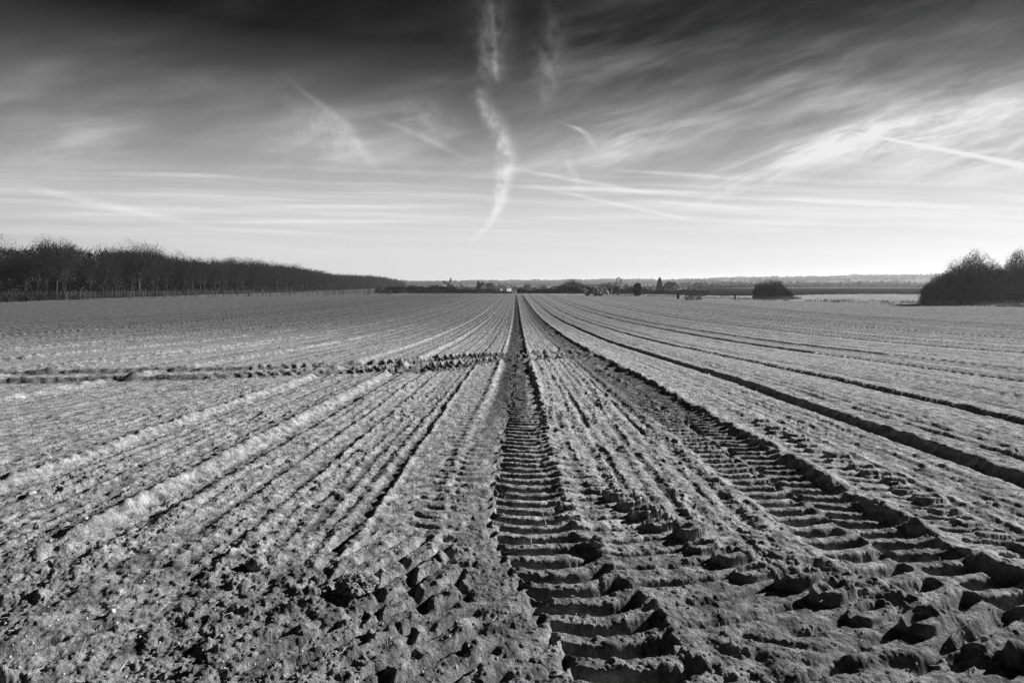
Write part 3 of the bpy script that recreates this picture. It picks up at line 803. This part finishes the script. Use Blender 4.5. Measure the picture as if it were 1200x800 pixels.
# ------------------------------------------------------------------ fence, stakes, posts
fr_ = empty('fence', at(240, 166)); tag(fr_, 'long thin wire fence on grey wooden posts along the far left side of the field', 'fence')
org = fr_.location.copy()
fp = [(-60, 124), (25, 133), (140, 149), (240, 165), (330, 184), (420, 199), (500, 209), (560, 210), (602, 208)]
pts = [Vector(((p - CX) / F * d, d, 0)) for p, d in fp]
line = []
for i in range(len(pts) - 1):
    n = max(int((pts[i + 1] - pts[i]).length / 2.4), 1)
    for k in range(n): line.append(pts[i].lerp(pts[i + 1], k / n))
line.append(pts[-1])
post = MB(); post.tube([(0, 0, -.3), (0, 0, 1.75), (0, 0, 1.8)], [.06, .05, .02], 6)
pm = post.mesh('post', STAKE)
rd = random.Random(31)
stepn = max(1, math.ceil(len(line) / 98))
for p in line[::stepn]:
    o = link(bpy.data.objects.new('post', pm), fr_)
    o.location = Vector((p.x, p.y, zg(p.x, p.y))) - org; o.scale = (1, 1, rd.uniform(.82, 1.12)); o.rotation_euler = (rd.gauss(0, .04), rd.gauss(0, .04), 0)
wr = MB()
for hgt in (.35, .8, 1.25, 1.6):
    wr.tube([Vector((p.x, p.y, zg(p.x, p.y) + hgt)) - org for p in line], .012, 3)
wr.build('wire', STEEL, fr_)
# rows of staked saplings between fence and wood
sp0 = empty('staked_sapling', (0, 0, 0))
SL = 'pale stake with a young whip tied to it in the planting between fence and wood'; SG = 'staked saplings beside the wood'
tag(sp0, SL, 'sapling', SG)
m = MB(); m.box((0, 0, .85), (.07, .07, 2.1)); m.build('stake', STAKE, sp0)
m = MB(); m.tube([(.08, 0, -.1), (.1, .02, 1.2), (.07, .0, 2.3)], [.025, .02, .006], 4)
for k in range(5): m.tube([(.1, .02, 1.1 + .2 * k), (.1 + rd.uniform(-.4, .4), rd.uniform(-.4, .4), 1.6 + .2 * k)], [.012, .004], 3)
m.build('whip', BARK, sp0)
first = True; nsp = 0
for i in range(600):
    u = rd.random(); px = 20 + 440 * u ** 1.25; base = np.interp(px, [p for p, d in fp], [d for p, d in fp])
    d = base + 2 + rd.choice((0, 4, 8, 12)) + rd.uniform(-.3, .3); x = (px - CX) / F * d
    if x < -103 or nsp > 190: continue
    o = place(sp0, first, (x, d, zg(x, d) + .02), rd.uniform(0, 6), (1.2, 1.2, rd.uniform(.75, 1.15))); first = False; nsp += 1
tall = MB(); tall.tube([(0, 0, -.3), (0, 0, 2.6), (0, 0, 2.75)], [.09, .08, .03], 7)
o = tall.build('pole', WOOD); o.location = at(604, 202); tag(o, 'single tall pale pole at the head of the middle wheel track', 'pole')
def stub(px, d, w, hgt, label, mat=DARKW, name='field_post', lean=0.):
    m = MB(); m.box((0, 0, hgt / 2 - .15), (w, w, hgt + .3)); m.prism([(-w * .5, hgt), (w * .5, hgt), (0, hgt + w * .5)], -w * .5, w * .5)
    o = m.build(name, mat); o.location = at(px, d); o.rotation_euler = (0, lean, .4); tag(o, label, 'post')
stub(794.5, 150, .42, 1.3, 'thick dark post at the field edge in front of a round bare tree')
stub(803, 146, .18, .75, 'short thin dark post left of the small grey bush')
stub(861.5, 148, .26, 1.1, 'dark post standing alone on the pale grass left of the round bush')
stub(1084, 113, .22, 1.75, 'dark fence post at the left foot of the large thicket')

# ------------------------------------------------------------------ windmill
def windmill():
    x, y, z = at(525.5, 430); KS = .56; root = empty('windmill', (x, y, z), R(8), KS); tag(root, 'small dark windmill with four sails above the hedge on the horizon', 'windmill')
    H = (EYE - z + 0.3) / KS
    m = MB(); m.tube([(0, 0, -.5), (0, 0, 2.5), (0, 0, H - 1.6)], [3.3, 2.9, 2.0], 8); m.build('tower', DARKW, root)
    m = MB(); m.tube([(0, 0, 2.4), (0, 0, 2.65)], [3.9, 3.9], 8); m.build('gallery', WOOD, root)
    m = MB(); m.tube([(0, 0, H - 1.6), (0, 0, H - .9), (0, 0, H + .1), (0, 0, H + .7)], [1.85, 1.8, 1.3, .2], 8); m.build('cap', ROOF, root)
    hub = empty('sails', (0, -2.2, H - .5)); hub.parent = root
    m = MB(); m.tube([(0, 1.6, 0), (0, -.35, 0)], [.28, .28], 8); m.build('hub', DARKW, hub)
    for k in range(4):
        a = R(20 + 90 * k); c, s_ = math.cos(a), math.sin(a)
        rot = Matrix.Rotation(a, 3, 'Y') @ Matrix.Scale(1.3, 3)
        m = MB(); m.box(rot @ Vector((0, 0, 3.1)), (.5, .4, 6.4), rot)
        for q in range(9):
            m.box(rot @ Vector((.45, 0, 1.3 + q * .58)), (1.1, .06, .12), rot)
        m.box(rot @ Vector((.98, 0, 3.65)), (.1, .07, 4.9), rot); m.box(rot @ Vector((.5, .05, 3.65)), (.9, .06, 4.7), rot)
        m.build('sail', DARKW, hub)
    m = MB(); m.box((0, -2.85, 1.0), (1.0, .12, 2.0)); m.build('door', WHITE, root)
windmill()

# ------------------------------------------------------------------ houses
def house(label, px, d, w, dep, wall, roofh, rz, wm=WHITE, name='house', drop=0., chim=True, wins=3):
    x, y, z = at(px, d); root = empty(name, (x, y, z - drop), rz); tag(root, label, 'house')
    m = MB(); m.prism([(-w / 2, -.3), (w / 2, -.3), (w / 2, wall), (0, wall + roofh), (-w / 2, wall)], -dep / 2, dep / 2); m.build('wall', wm, root)
    m = MB(); th = .25; ov = .45
    for sgn in (-1, 1):
        sl = roofh / (w / 2)
        a = (sgn * (w / 2 + ov), wall - ov * sl); b = (0, wall + roofh)
        m.prism([(a[0], a[1] + .02), (b[0], b[1] + .02), (b[0], b[1] + .02 + th), (a[0], a[1] + .02 + th)][::sgn], -dep / 2 - ov, dep / 2 + ov)
    rf = m.build('roof', ROOF, root)
    if chim:
        m = MB(); m.box((w * .08, dep * .2, wall + roofh + .3), (.6, .6, 1.5)); m.build('chimney', ROOF, rf)
    for k in range(wins):
        xx = -w / 2 + w * (k + 1) / (wins + 1)
        m = MB(); m.box((xx, -dep / 2 - .02, wall * .55), (w * .1, .05, 1.2)); f = m.build('window', GLASS, root)
        m = MB(); m.box((xx, -dep / 2 - .05, wall * .55 - .65), (w * .12, .12, .1)); m.build('sill', wm, f)
    m = MB(); m.box((-w * .36, -dep / 2 - .03, 1.), (.9, .05, 2.)); m.build('door', DARKW, root)
    for sy in (-1, 1):
        yy = -dep * .2 * sy
        m = MB(); m.box((w / 2 + .02, yy, wall * .55), (.05, 1.1, 1.2)); m.build('window', GLASS, root)
    return root
house('white gabled house with a dark roof beside the conifer hedge', 565.5, 420, 4.6, 7, 3.0, 2.6, R(20))
house('long low white house with a flat-pitched roof at the field end', 578.5, 400, 9.5, 6, 2.0, 1.5, R(-6), wins=5, chim=False)
house('dark roofed house half hidden by trees among the houses at the field end', 574, 470, 8, 8, 3.6, 2.4, R(30), GREYW)
house('small white house left of the tall pole at the field end', 593, 430, 4.6, 6, 2.8, 1.6, R(-25), wins=2)
house('white gabled house with a steep dark roof right of the dark conifer', 786, 400, 5.0, 8, 2.6, 3.0, R(28), drop=.6)
house('tiny white house among trees left of the small grey bush', 808.5, 480, 3.6, 5, 2.0, 1.3, R(-10), drop=1.0, wins=2, chim=False)
house('pale house on the slope right of the tiny white house', 817.5, 560, 5.0, 6, 2.6, 1.6, R(20), GREYW, drop=0.)
house('long low barn with a dark roof below a bushy tree', 670, 285, 13, 8, 2.2, 1.9, R(5), DARKW, name='barn', chim=False)
hw_ = house('far white farmhouse with a mast on the hazy slope at the right', 994, 1500, 9, 12, 5, 3.5, R(25), drop=-1.)
m = MB(); m.tube([(-7, 0, -1), (-7, 0, 15)], [.5, .3], 6); m.build('mast', DSTEEL, hw_)

# ------------------------------------------------------------------ wheeled boom machine
def boom():
    d = 190.; x, y, z = at(696, d); U = d / F
    root = empty('irrigation_boom', (x, y, z), 0); tag(root, 'long wheeled irrigation boom with lattice frame and a hoop-topped mast at the field end', 'farm machine')
    def L(px, py): return Vector(((px - 696) * U, 0, (HY - py) * U + EYE - z))
    m = MB()
    for yy in (-.35, .35):
        m.tube([L(663, 334.2) + Vector((0, yy, 0)), L(686, 334.0) + Vector((0, yy, 0)), L(728, 335.2) + Vector((0, yy, 0))], .15, 6)
        m.tube([L(686, 334.0) + Vector((0, yy, 0)), L(704, 334.9) + Vector((0, yy, 0))], .08, 6)
    for k in range(17):
        a = 663.5 + k * 4
        m.tube([L(a, 334.5) + Vector((0, -.35, 0)), L(a + 2, 334.5) + Vector((0, .35, 0))], .04, 4)
    m.build('boom_arm', STEEL, root)
    m = MB()
    for yy in (-.7, .7):
        o_ = Vector((0, yy, 0))
        for a, b in (((696.3, 335), (696.3, 344.5)), ((706.5, 335), (706.5, 344.5)), ((696.3, 344), (707, 344)), ((697, 336), (704, 344)), ((699, 344), (703, 336)), ((703, 336), (708, 347)), ((708, 336.5), (713, 344)), ((713, 336), (709, 344)), ((718.5, 335), (716.5, 343)), ((678, 336.5), (686, 341)), ((685, 337), (688, 343))):
            m.tube([L(*a) + o_, L(*b) + o_], .11, 5)
    m.build('lattice_frame', STEEL, root)
    m = MB(); m.box(L(716.5, 331.6), (1.9, .9, .12)); m.box(L(714.5, 333), (.12, .9, .7)); m.box(L(722.5, 331.3), (1.5, .9, .2)); m.build('platform', DSTEEL, root)
    m = MB(); m.tube([L(724.2, 348.5), L(724.2, 334)], [.24, .2], 6); m.tube([L(726, 348), L(726, 334)], [.08, .08], 6); ms = m.build('mast', DSTEEL, root)
    m = MB(); c = L(725.2, 328.2); r_ = 2.7 * U
    m.tube([L(722.7, 334.), L(722.6, 330)] + [c + Vector((-math.cos(R(a)) * r_, 0, math.sin(R(a)) * r_)) for a in range(0, 181, 15)] + [L(728, 334)], .16, 5)
    for q in (328.8, 331, 333): m.tube([L(722.7, q), L(727.8, q)], .06, 5)
    m.build('hoop', STEEL, ms)
    m = MB(); m.box(L(686.5, 340.5), (1.1, 1., .5), Matrix.Rotation(R(-25), 3, 'Y')); m.box(L(686, 342.5), (.8, 1.1, .3)); m.build('hopper', WHITE, root)
    m = MB(); m.box(L(693, 344.3), (4.2, .25, .25)); m.build('axle_beam', DSTEEL, root)
    for px in (688.5, 698, 703.5):
        for yy in (-.9, .9):
            c = L(px, 345.6) + Vector((0, yy, 0)); m = MB(); rr_ = .42
            m.tube([c + Vector((0, -.16, 0)), c + Vector((0, -.13, 0)), c + Vector((0, .13, 0)), c + Vector((0, .16, 0))], [rr_ * .85, rr_, rr_, rr_ * .85], 16); w = m.build('wheel', RUBBER, root)
            m = MB(); m.tube([c + Vector((0, -.18, 0)), c + Vector((0, .18, 0))], [rr_ * .45] * 2, 12); m.build('rim', STEEL, w)
boom()

# ------------------------------------------------------------------ small things lying on the soil
def soil_z(px, py):
    """nearest grid vertex to a photo pixel"""
    d = float(np.interp(-(py - HY), -dyr, rr)); x = (px - CX) / F * d
    r = math.hypot(x, d); i = int(np.argmin(np.abs(rows - r))); j = int(np.argmin(np.abs(az_d - math.atan2(x, d))))
    return X[i, j], Y[i, j], float(Zf[i, j])
def lump(name, px, py, size, mat, label, cat, seed, flat=.65, sub=5, rough_=.25):
    import bmesh
    bm = bmesh.new(); bmesh.ops.create_icosphere(bm, subdivisions=sub, radius=1)
    rd = random.Random(seed); off = Vector((rd.random() * 50, rd.random() * 50, rd.random() * 50))
    from mathutils import noise as mn
    for v in bm.verts:
        n = mn.fractal(v.co * 1.3 + off, .7, 2.1, 7) * rough_ - abs(mn.noise(v.co * 3.1 + off)) * rough_ * .5
        v.co = v.co * (1 + n)
        v.co.z *= flat
    me = bpy.data.meshes.new(name); bm.to_mesh(me); bm.free(); me.materials.append(mat)
    me.polygons.foreach_set('use_smooth', [True] * len(me.polygons))
    o = link(bpy.data.objects.new(name, me)); x, y, z = soil_z(px, py)
    o.location = (x, y, z + size * flat * .35); o.scale = (size, size, size); o.rotation_euler = (0, 0, seed)
    tag(o, label, cat)
lump('soil_clod', 418, 690, .085, SOILC, 'large crumbly clod of soil with a pale root, lower left of the middle track', 'clod', 13, .5, rough_=.45, sub=6)
lump('soil_clod', 700, 640, .045, SOILC, 'small knob of soil standing between the middle track and the turning print', 'clod', 4, .9, 4, .4)
lump('soil_clod', 300, 664, .05, SOILC, 'fist-sized clod on the loose soil left of the large crumbly clod', 'clod', 5, .8, 4, .4)
lump('stone', 37, 581, .035, STONE, 'flat white stone on the soil at the left edge of the view', 'stone', 6, .5, 3, .2)
lump('stone', 131, 720, .014, STONE, 'small round white stone in the lower left corner of the field', 'stone', 7, .8, 3, .15)
lump('stone', 101, 616, .016, STONE, 'little white stone below the end of the pale wheel bank', 'stone', 8, .8, 3, .15)
def stalk(px, py, dx, hgt, bend, label, seed, w=.004):
    x, y, z = soil_z(px, py); m = MB(); n = 8
    m.tube([(dx * (k / n) ** bend, .02 * math.sin(k), hgt * (math.sin(k / n * 1.6) if bend < 1 else k / n) - .01) for k in range(n + 1)], [w * (1 - .6 * k / n) for k in range(n + 1)], 5)
    o = m.build('dry_stalk', STRAW, smooth=True); o.location = (x, y, z); tag(o, label, 'stalk')
stalk(390, 693, .06, .12, .6, 'pale curved root sticking up beside the large clod', 1, .005)
stalk(640, 612, -.03, .11, 1.4, 'thin dry stalk standing at the right edge of the deep middle lugs', 2)
stalk(621, 641, .01, .10, 1.1, 'thin dry stalk standing between two dark lugs of the middle track', 3)
stalk(690, 628, -.01, .10, 1.2, 'thin dry stalk right of the deep middle lugs beside the turning print', 4, .003)
m = MB(); a = Vector(soil_z(590, 648)); b = Vector(soil_z(632, 641)); m.tube([a + Vector((0, 0, .02)), a.lerp(b, .5) + Vector((0, 0, .03)), b + Vector((0, 0, .03))], [.005, .005, .002], 5)
tag(m.build('dry_stalk', DARKW), 'dark twig lying across the lugs of the middle track', 'stalk')
rd = random.Random(77); m = MB(); m2 = MB()
for k in range(900):
    py = 470 + 330 * math.sqrt(rd.random()); px = rd.uniform(-30, 1230); x, y, z = soil_z(px, py)
    if k < 420:
        a = rd.uniform(0, 6.283); L = rd.uniform(.015, .07)
        q = Vector((math.cos(a), math.sin(a), rd.uniform(0, .5))) * L
        m.tube([(x, y, z + .004), Vector((x, y, z + .006)) + q], [.0012, .0008], 4)
    else:
        r_ = rd.uniform(.002, .0065); c = Vector((x, y, z + r_ * .4))
        m2.tube([c + Vector((0, 0, -r_)), c + Vector((0, 0, -r_ * .4)), c + Vector((r_ * .1, 0, r_ * .5)), c + Vector((0, 0, r_ * .8))], [r_ * .5, r_, r_ * .8, r_ * .3], 6)
tag(m.build('straw_litter', STRAW), 'bits of dry straw strewn over the soil', 'litter', kind='stuff')
tag(m2.build('pebbles', STONE), 'small pale pebbles scattered over the soil', 'pebbles', kind='stuff')

# ------------------------------------------------------------------ light: low winter sun ahead on the right
SUN_AZ, SUN_EL = R(60), R(21)
sl = bpy.data.lights.new('sun', 'SUN'); sl.energy = 5.0; sl.angle = R(.53); sl.color = (1, 1, 1)
so = link(bpy.data.objects.new('sun', sl))
dv = Vector((math.sin(SUN_AZ) * math.cos(SUN_EL), math.cos(SUN_AZ) * math.cos(SUN_EL), math.sin(SUN_EL)))
so.rotation_euler = dv.to_track_quat('Z', 'Y').to_euler(); so.location = dv * 200

# ------------------------------------------------------------------ sky
W = bpy.data.worlds.new('World'); W.use_nodes = True
t = NT(W.node_tree); bg = t.n['Background']
sky = t.node('ShaderNodeTexSky', sky_type='NISHITA'); sky.sun_disc = False
sky.sun_elevation = SUN_EL; sky.sun_rotation = SUN_AZ; sky.air_density = 1; sky.dust_density = .6; sky.ozone_density = 2
# red-filtered black and white film: the red channel of the sky
sc_ = t.node('ShaderNodeSeparateColor'); t.l.new(sky.outputs[0], sc_.inputs[0]); red = sc_.outputs[0]
tc = t.node('ShaderNodeTexCoord'); dx, dy_, dz = t.sep(tc.outputs['Generated'])
ys = t.m('MAXIMUM', dy_, .08)
U = t.add(CX, t.mul(t.m('DIVIDE', dx, ys), F))           # direction written as column / row on a plane straight ahead
Vv = t.sub(HY, t.mul(t.m('DIVIDE', dz, ys), F))
el = t.m('ARCSINE', t.m('MAXIMUM', t.m('MINIMUM', dz, 1.), -1.))
SKYG = [(-0.1, 0.4809), (0.0, 0.4809), (0.0104, 0.4809), (0.043, 0.5009), (0.069, 0.4785), (0.1078, 0.4488), (0.1399, 0.3588), (0.1717, 0.2609), (0.2342, 0.142), (0.2949, 0.0489), (0.3535, 0.0018), (0.3819, 0.0002), (0.5, 0.0002), (1.57, 0.0001)]
grade = t.ramp(el, SKYG)
SKYR = t.m('POWER', t.mul(red, 1.0), .12)
base = t.mul(t.mul(grade, SKYR), t.maprange(t.add(t.mul(dx, .5), t.mul(dy_, .87)), -.6, .75, .10, .68))  # sky behind the camera dimmed to cut fill and deepen shadows

def rotn(u, v, ang, su, sv):
    c, s_ = math.cos(ang), math.sin(ang)
    a = t.mul(t.add(t.mul(u, c), t.mul(v, s_)), 1 / su); b = t.mul(t.add(t.mul(u, -s_), t.mul(v, c)), 1 / sv)
    return t.comb(a, b, 0.)
# cirrus: long fibres, leaning up to the right on the right half, flat and layered low down
warp = t.noise(t.comb(t.mul(U, 1 / 160.), t.mul(Vv, 1 / 90.)), 1., 3., .55)
Vw = t.add(Vv, t.mul(t.sub(warp, .5), 12.)); Uw = t.add(U, t.mul(t.sub(warp, .5), 40.))
cR = t.noise(rotn(Uw, Vw, R(-15), 170., 34.), 1., 7., .56)
cR2 = t.noise(rotn(Uw, Vw, R(-22), 70., 13.), 1., 5., .55)
cL = t.noise(rotn(Uw, Vw, R(-8), 240., 60.), 1., 6., .55)
cH = t.noise(rotn(U, Vw, R(2), 420., 11.), 1., 4., .55)
big = t.noise(rotn(U, Vv, R(-14), 330., 120.), 1., 2., .5)
right = t.maprange(U, 540., 760.)
ci = t.mix(right, t.mul(t.maprange(cL, .36, .85), .62), t.add(t.mul(t.maprange(cR, .34, .84), .70), t.mul(t.maprange(cR2, .40, .85), .30)))
ci = t.mul(ci, t.maprange(big, .30, .62, .25, 1.15)); ci = t.mul(ci, t.mix(right, 1., 1.3))
low = t.maprange(Vv, 165., 235.)
ci = t.mix(low, ci, t.mul(t.maprange(cH, .36, .84), .40))
amt = t.ramp(Vv, [(-400., .0), (-60., .02), (20., .025), (60., .075), (110., .20), (170., .38), (230., .42), (285., .14), (333., .0)])
cloud = t.mul(ci, amt)
# rippled patch at the right
ell = t.m('SQRT', t.add(t.m('POWER', t.mul(t.sub(U, 1075.), 1 / 170.), 2.), t.m('POWER', t.mul(t.add(t.sub(Vv, 152.), t.mul(t.sub(U, 1075.), .22)), 1 / 38.), 2.)))
rip = t.noise(rotn(Uw, Vw, R(-14), 22., 7.), 1., 4., .6)
patch = t.mul(t.maprange(ell, 1.25, .1), t.add(.09, t.mul(t.maprange(rip, .3, .75), .13)))
ell2 = t.m('SQRT', t.add(t.m('POWER', t.mul(t.sub(U, 930.), 1 / 150.), 2.), t.m('POWER', t.mul(t.add(t.sub(Vv, 185.), t.mul(t.sub(U, 930.), .35)), 1 / 30.), 2.)))
ell3 = t.m('SQRT', t.add(t.m('POWER', t.mul(t.sub(U, 1010.), 1 / 260.), 2.), t.m('POWER', t.mul(t.sub(Vv, 150.), 1 / 75.), 2.)))
patch = t.add(patch, t.mul(t.maprange(ell3, 1.2, .0), t.mul(t.maprange(cR, .25, .8), .10)))
patch = t.add(patch, t.mul(t.mul(t.maprange(ell2, 1.3, .1), t.maprange(cR2, .3, .7)), .16))
cloud = t.add(cloud, patch)
fine = t.noise(t.comb(t.mul(U, 1 / 16.), t.mul(Vv, 1 / 22.)), 1., 5., .6)
fine2 = t.noise(t.comb(t.mul(U, 1 / 40.), t.mul(Vv, 1 / 8.)), 1., 4., .6)
def trail_v(cx, width, bright, tear=14., fib=.6):
    """a trail running down the sky: centre, width and brightness given per row"""
    global cloud
    c = t.ramp(Vv, cx)
    w = t.ramp(Vv, width)
    b = t.ramp(Vv, bright)
    q = t.m('DIVIDE', t.add(t.sub(U, c), t.mul(t.sub(fine, .5), tear)), w)
    g = t.m('EXPONENT', t.mul(t.m('POWER', t.m('ABSOLUTE', q), 2.), -1.))
    g = t.mul(t.mul(g, b), t.add(1 - fib, t.mul(t.maprange(fine, .3, .72), fib * 1.6)))
    cloud = t.add(cloud, g)
def trail_h(cy, width, bright, tear=3., fib=.5):
    global cloud
    c = t.ramp(U, cy)
    w = t.ramp(U, width)
    b = t.ramp(U, bright)
    q = t.m('DIVIDE', t.add(t.sub(Vv, c), t.mul(t.sub(fine2, .5), tear)), w)
    g = t.m('EXPONENT', t.mul(t.m('POWER', t.m('ABSOLUTE', q), 2.), -1.))
    g = t.mul(t.mul(g, b), t.add(1 - fib, t.mul(fine2, fib * 2.)))
    cloud = t.add(cloud, g)
trail_v([(105, 562), (118, 566), (132, 575), (147, 584), (165, 591), (185, 596), (200, 594), (215, 590), (232, 589), (248, 583), (265, 572), (286, 553)],
        [(105, 9), (132, 11), (165, 10), (185, 9), (210, 9), (232, 7), (250, 5), (286, 2.5)], [(98, 0), (112, .08), (140, .12), (165, .16), (200, .19), (245, .16), (265, .10), (290, 0)], 20., .7)
trail_v([(20, 580), (90, 578)], [(-10, 20), (40, 22), (90, 16)], [(-60, 0), (0, .02), (60, .05), (78, .06), (112, .0)], 26., .8)
trail_v([(20, 577), (95, 582)], [(20, 3), (95, 4)], [(0, 0), (30, .05), (80, .07), (100, 0)], 6., .7)
trail_v([(20, 650), (60, 648), (115, 640)], [(20, 18), (70, 16), (118, 9)], [(-20, 0), (15, .012), (70, .045), (100, .07), (128, 0)], 22., .8)
trail_v([(140, 650), (150, 676), (156, 686), (164, 692), (178, 699)], [(140, 5), (150, 5), (178, 3)], [(144, 0), (150, .16), (160, .10), (180, 0)], 4., .4)
trail_v([(180, 664), (200, 670), (224, 682)], [(180, 5), (224, 5)], [(178, 0), (192, .05), (210, .07), (230, 0)], 8., .5)
trail_v([(85, 330), (105, 352), (128, 383), (145, 402), (160, 410), (180, 426), (195, 440)], [(85, 4), (120, 6), (150, 9), (170, 10), (195, 8)], [(80, 0), (100, .025), (130, .06), (155, .12), (175, .08), (202, 0)], 8., .4)
trail_v([(110, 340), (150, 385), (185, 405)], [(110, 20), (150, 30), (190, 30)], [(105, 0), (150, .07), (180, .06), (204, 0)], 22., .6)
trail_v([(140, 445), (152, 478), (165, 505), (185, 545)], [(140, 10), (160, 8), (185, 8)], [(136, 0), (150, .06), (170, .07), (190, 0)], 8., .4)
trail_v([(120, 490), (160, 515)], [(120, 30), (160, 30)], [(108, 0), (140, .08), (165, 0)], 20., .6)
trail_h([(990, 153.5), (1175, 189), (1300, 214)], [(990, 1.2), (1100, 2.0), (1175, 3.0), (1300, 4)], [(994, 0), (1010, .14), (1080, .22), (1175, .28), (1300, .3)], 1., .15)
trail_h([(25, 217), (100, 235), (170, 250), (330, 288)], [(25, 5), (330, 4)], [(0, .05), (60, .07), (150, .08), (230, .03), (340, 0)])
for y0_, y1_, x0_, x1_, wd, br in ((203, 207, 135, 270, 2.2, .12), (242, 242, 270, 560, 2.4, .16), (260, 259, 220, 520, 2.2, .14), (252, 250, 20, 240, 3, .08), (268, 274, 250, 380, 3, .06),
                                   (198, 226, 600, 760, 2.2, .14), (218, 227, 590, 840, 2.4, .22), (217, 262, 620, 830, 2., .13), (199, 210, 715, 880, 2., .14), (231, 247, 880, 1200, 2.4, .16), (234, 246, 740, 900, 2., .10), (206, 182, 560, 700, 6, .10), (255, 256, 600, 760, 2.5, .07), (266, 252, 830, 1000, 6, .06)):
    trail_h([(x0_, y0_), (x1_, y1_)], [(x0_, wd), (x1_, wd * 1.2)], [(x0_ - 12, 0), (x0_ + (x1_ - x0_) * .3, br * .72), (x0_ + (x1_ - x0_) * .7, br * .72), (x1_ + 12, 0)], 2.5, .4)
front = t.maprange(dy_, .1, .3)
cloud = t.mul(cloud, front)
tot = t.m('MINIMUM', t.add(base, t.mul(cloud, t.m('MAXIMUM', t.sub(1., t.mul(base, .75)), 0.1))), .47)
SKY_STRENGTH = .1
t.l.new(t.mul(tot, 1 / SKY_STRENGTH), bg.inputs['Color'])
bg.inputs['Strength'].default_value = SKY_STRENGTH
W.cycles.sampling_method = 'MANUAL'; W.cycles.sample_map_resolution = 512
S.world = W

# ------------------------------------------------------------------ air
HAZE = True
if HAZE:
    m = MB(); m.box((0, 0, 16.5), (9200, 9200, 55))
    hm = bpy.data.materials.new('haze_air'); hm.use_nodes = True
    ht = NT(hm.node_tree); ht.n.remove(ht.n['Principled BSDF'])
    pv = ht.node('ShaderNodeVolumePrincipled'); pv.inputs['Color'].default_value = (.95, .95, .95, 1); pv.inputs['Density'].default_value = .00014; pv.inputs['Anisotropy'].default_value = .4
    ht.l.new(pv.outputs[0], ht.n['Material Output'].inputs['Volume'])
    hz_ = m.build('haze', hm); tag(hz_, kind='stuff')

# ------------------------------------------------------------------ render settings
S.view_settings.view_transform = 'Standard'; S.view_settings.look = 'None'; S.view_settings.gamma = 1; S.view_settings.exposure = .8
S.view_settings.use_curve_mapping = False
S.render.engine = 'CYCLES'
S.cycles.max_bounces = 5; S.cycles.diffuse_bounces = 1; S.cycles.volume_bounces = 1; S.cycles.transparent_max_bounces = 4
S.cycles.use_denoising = True; S.cycles.denoising_prefilter = 'NONE'
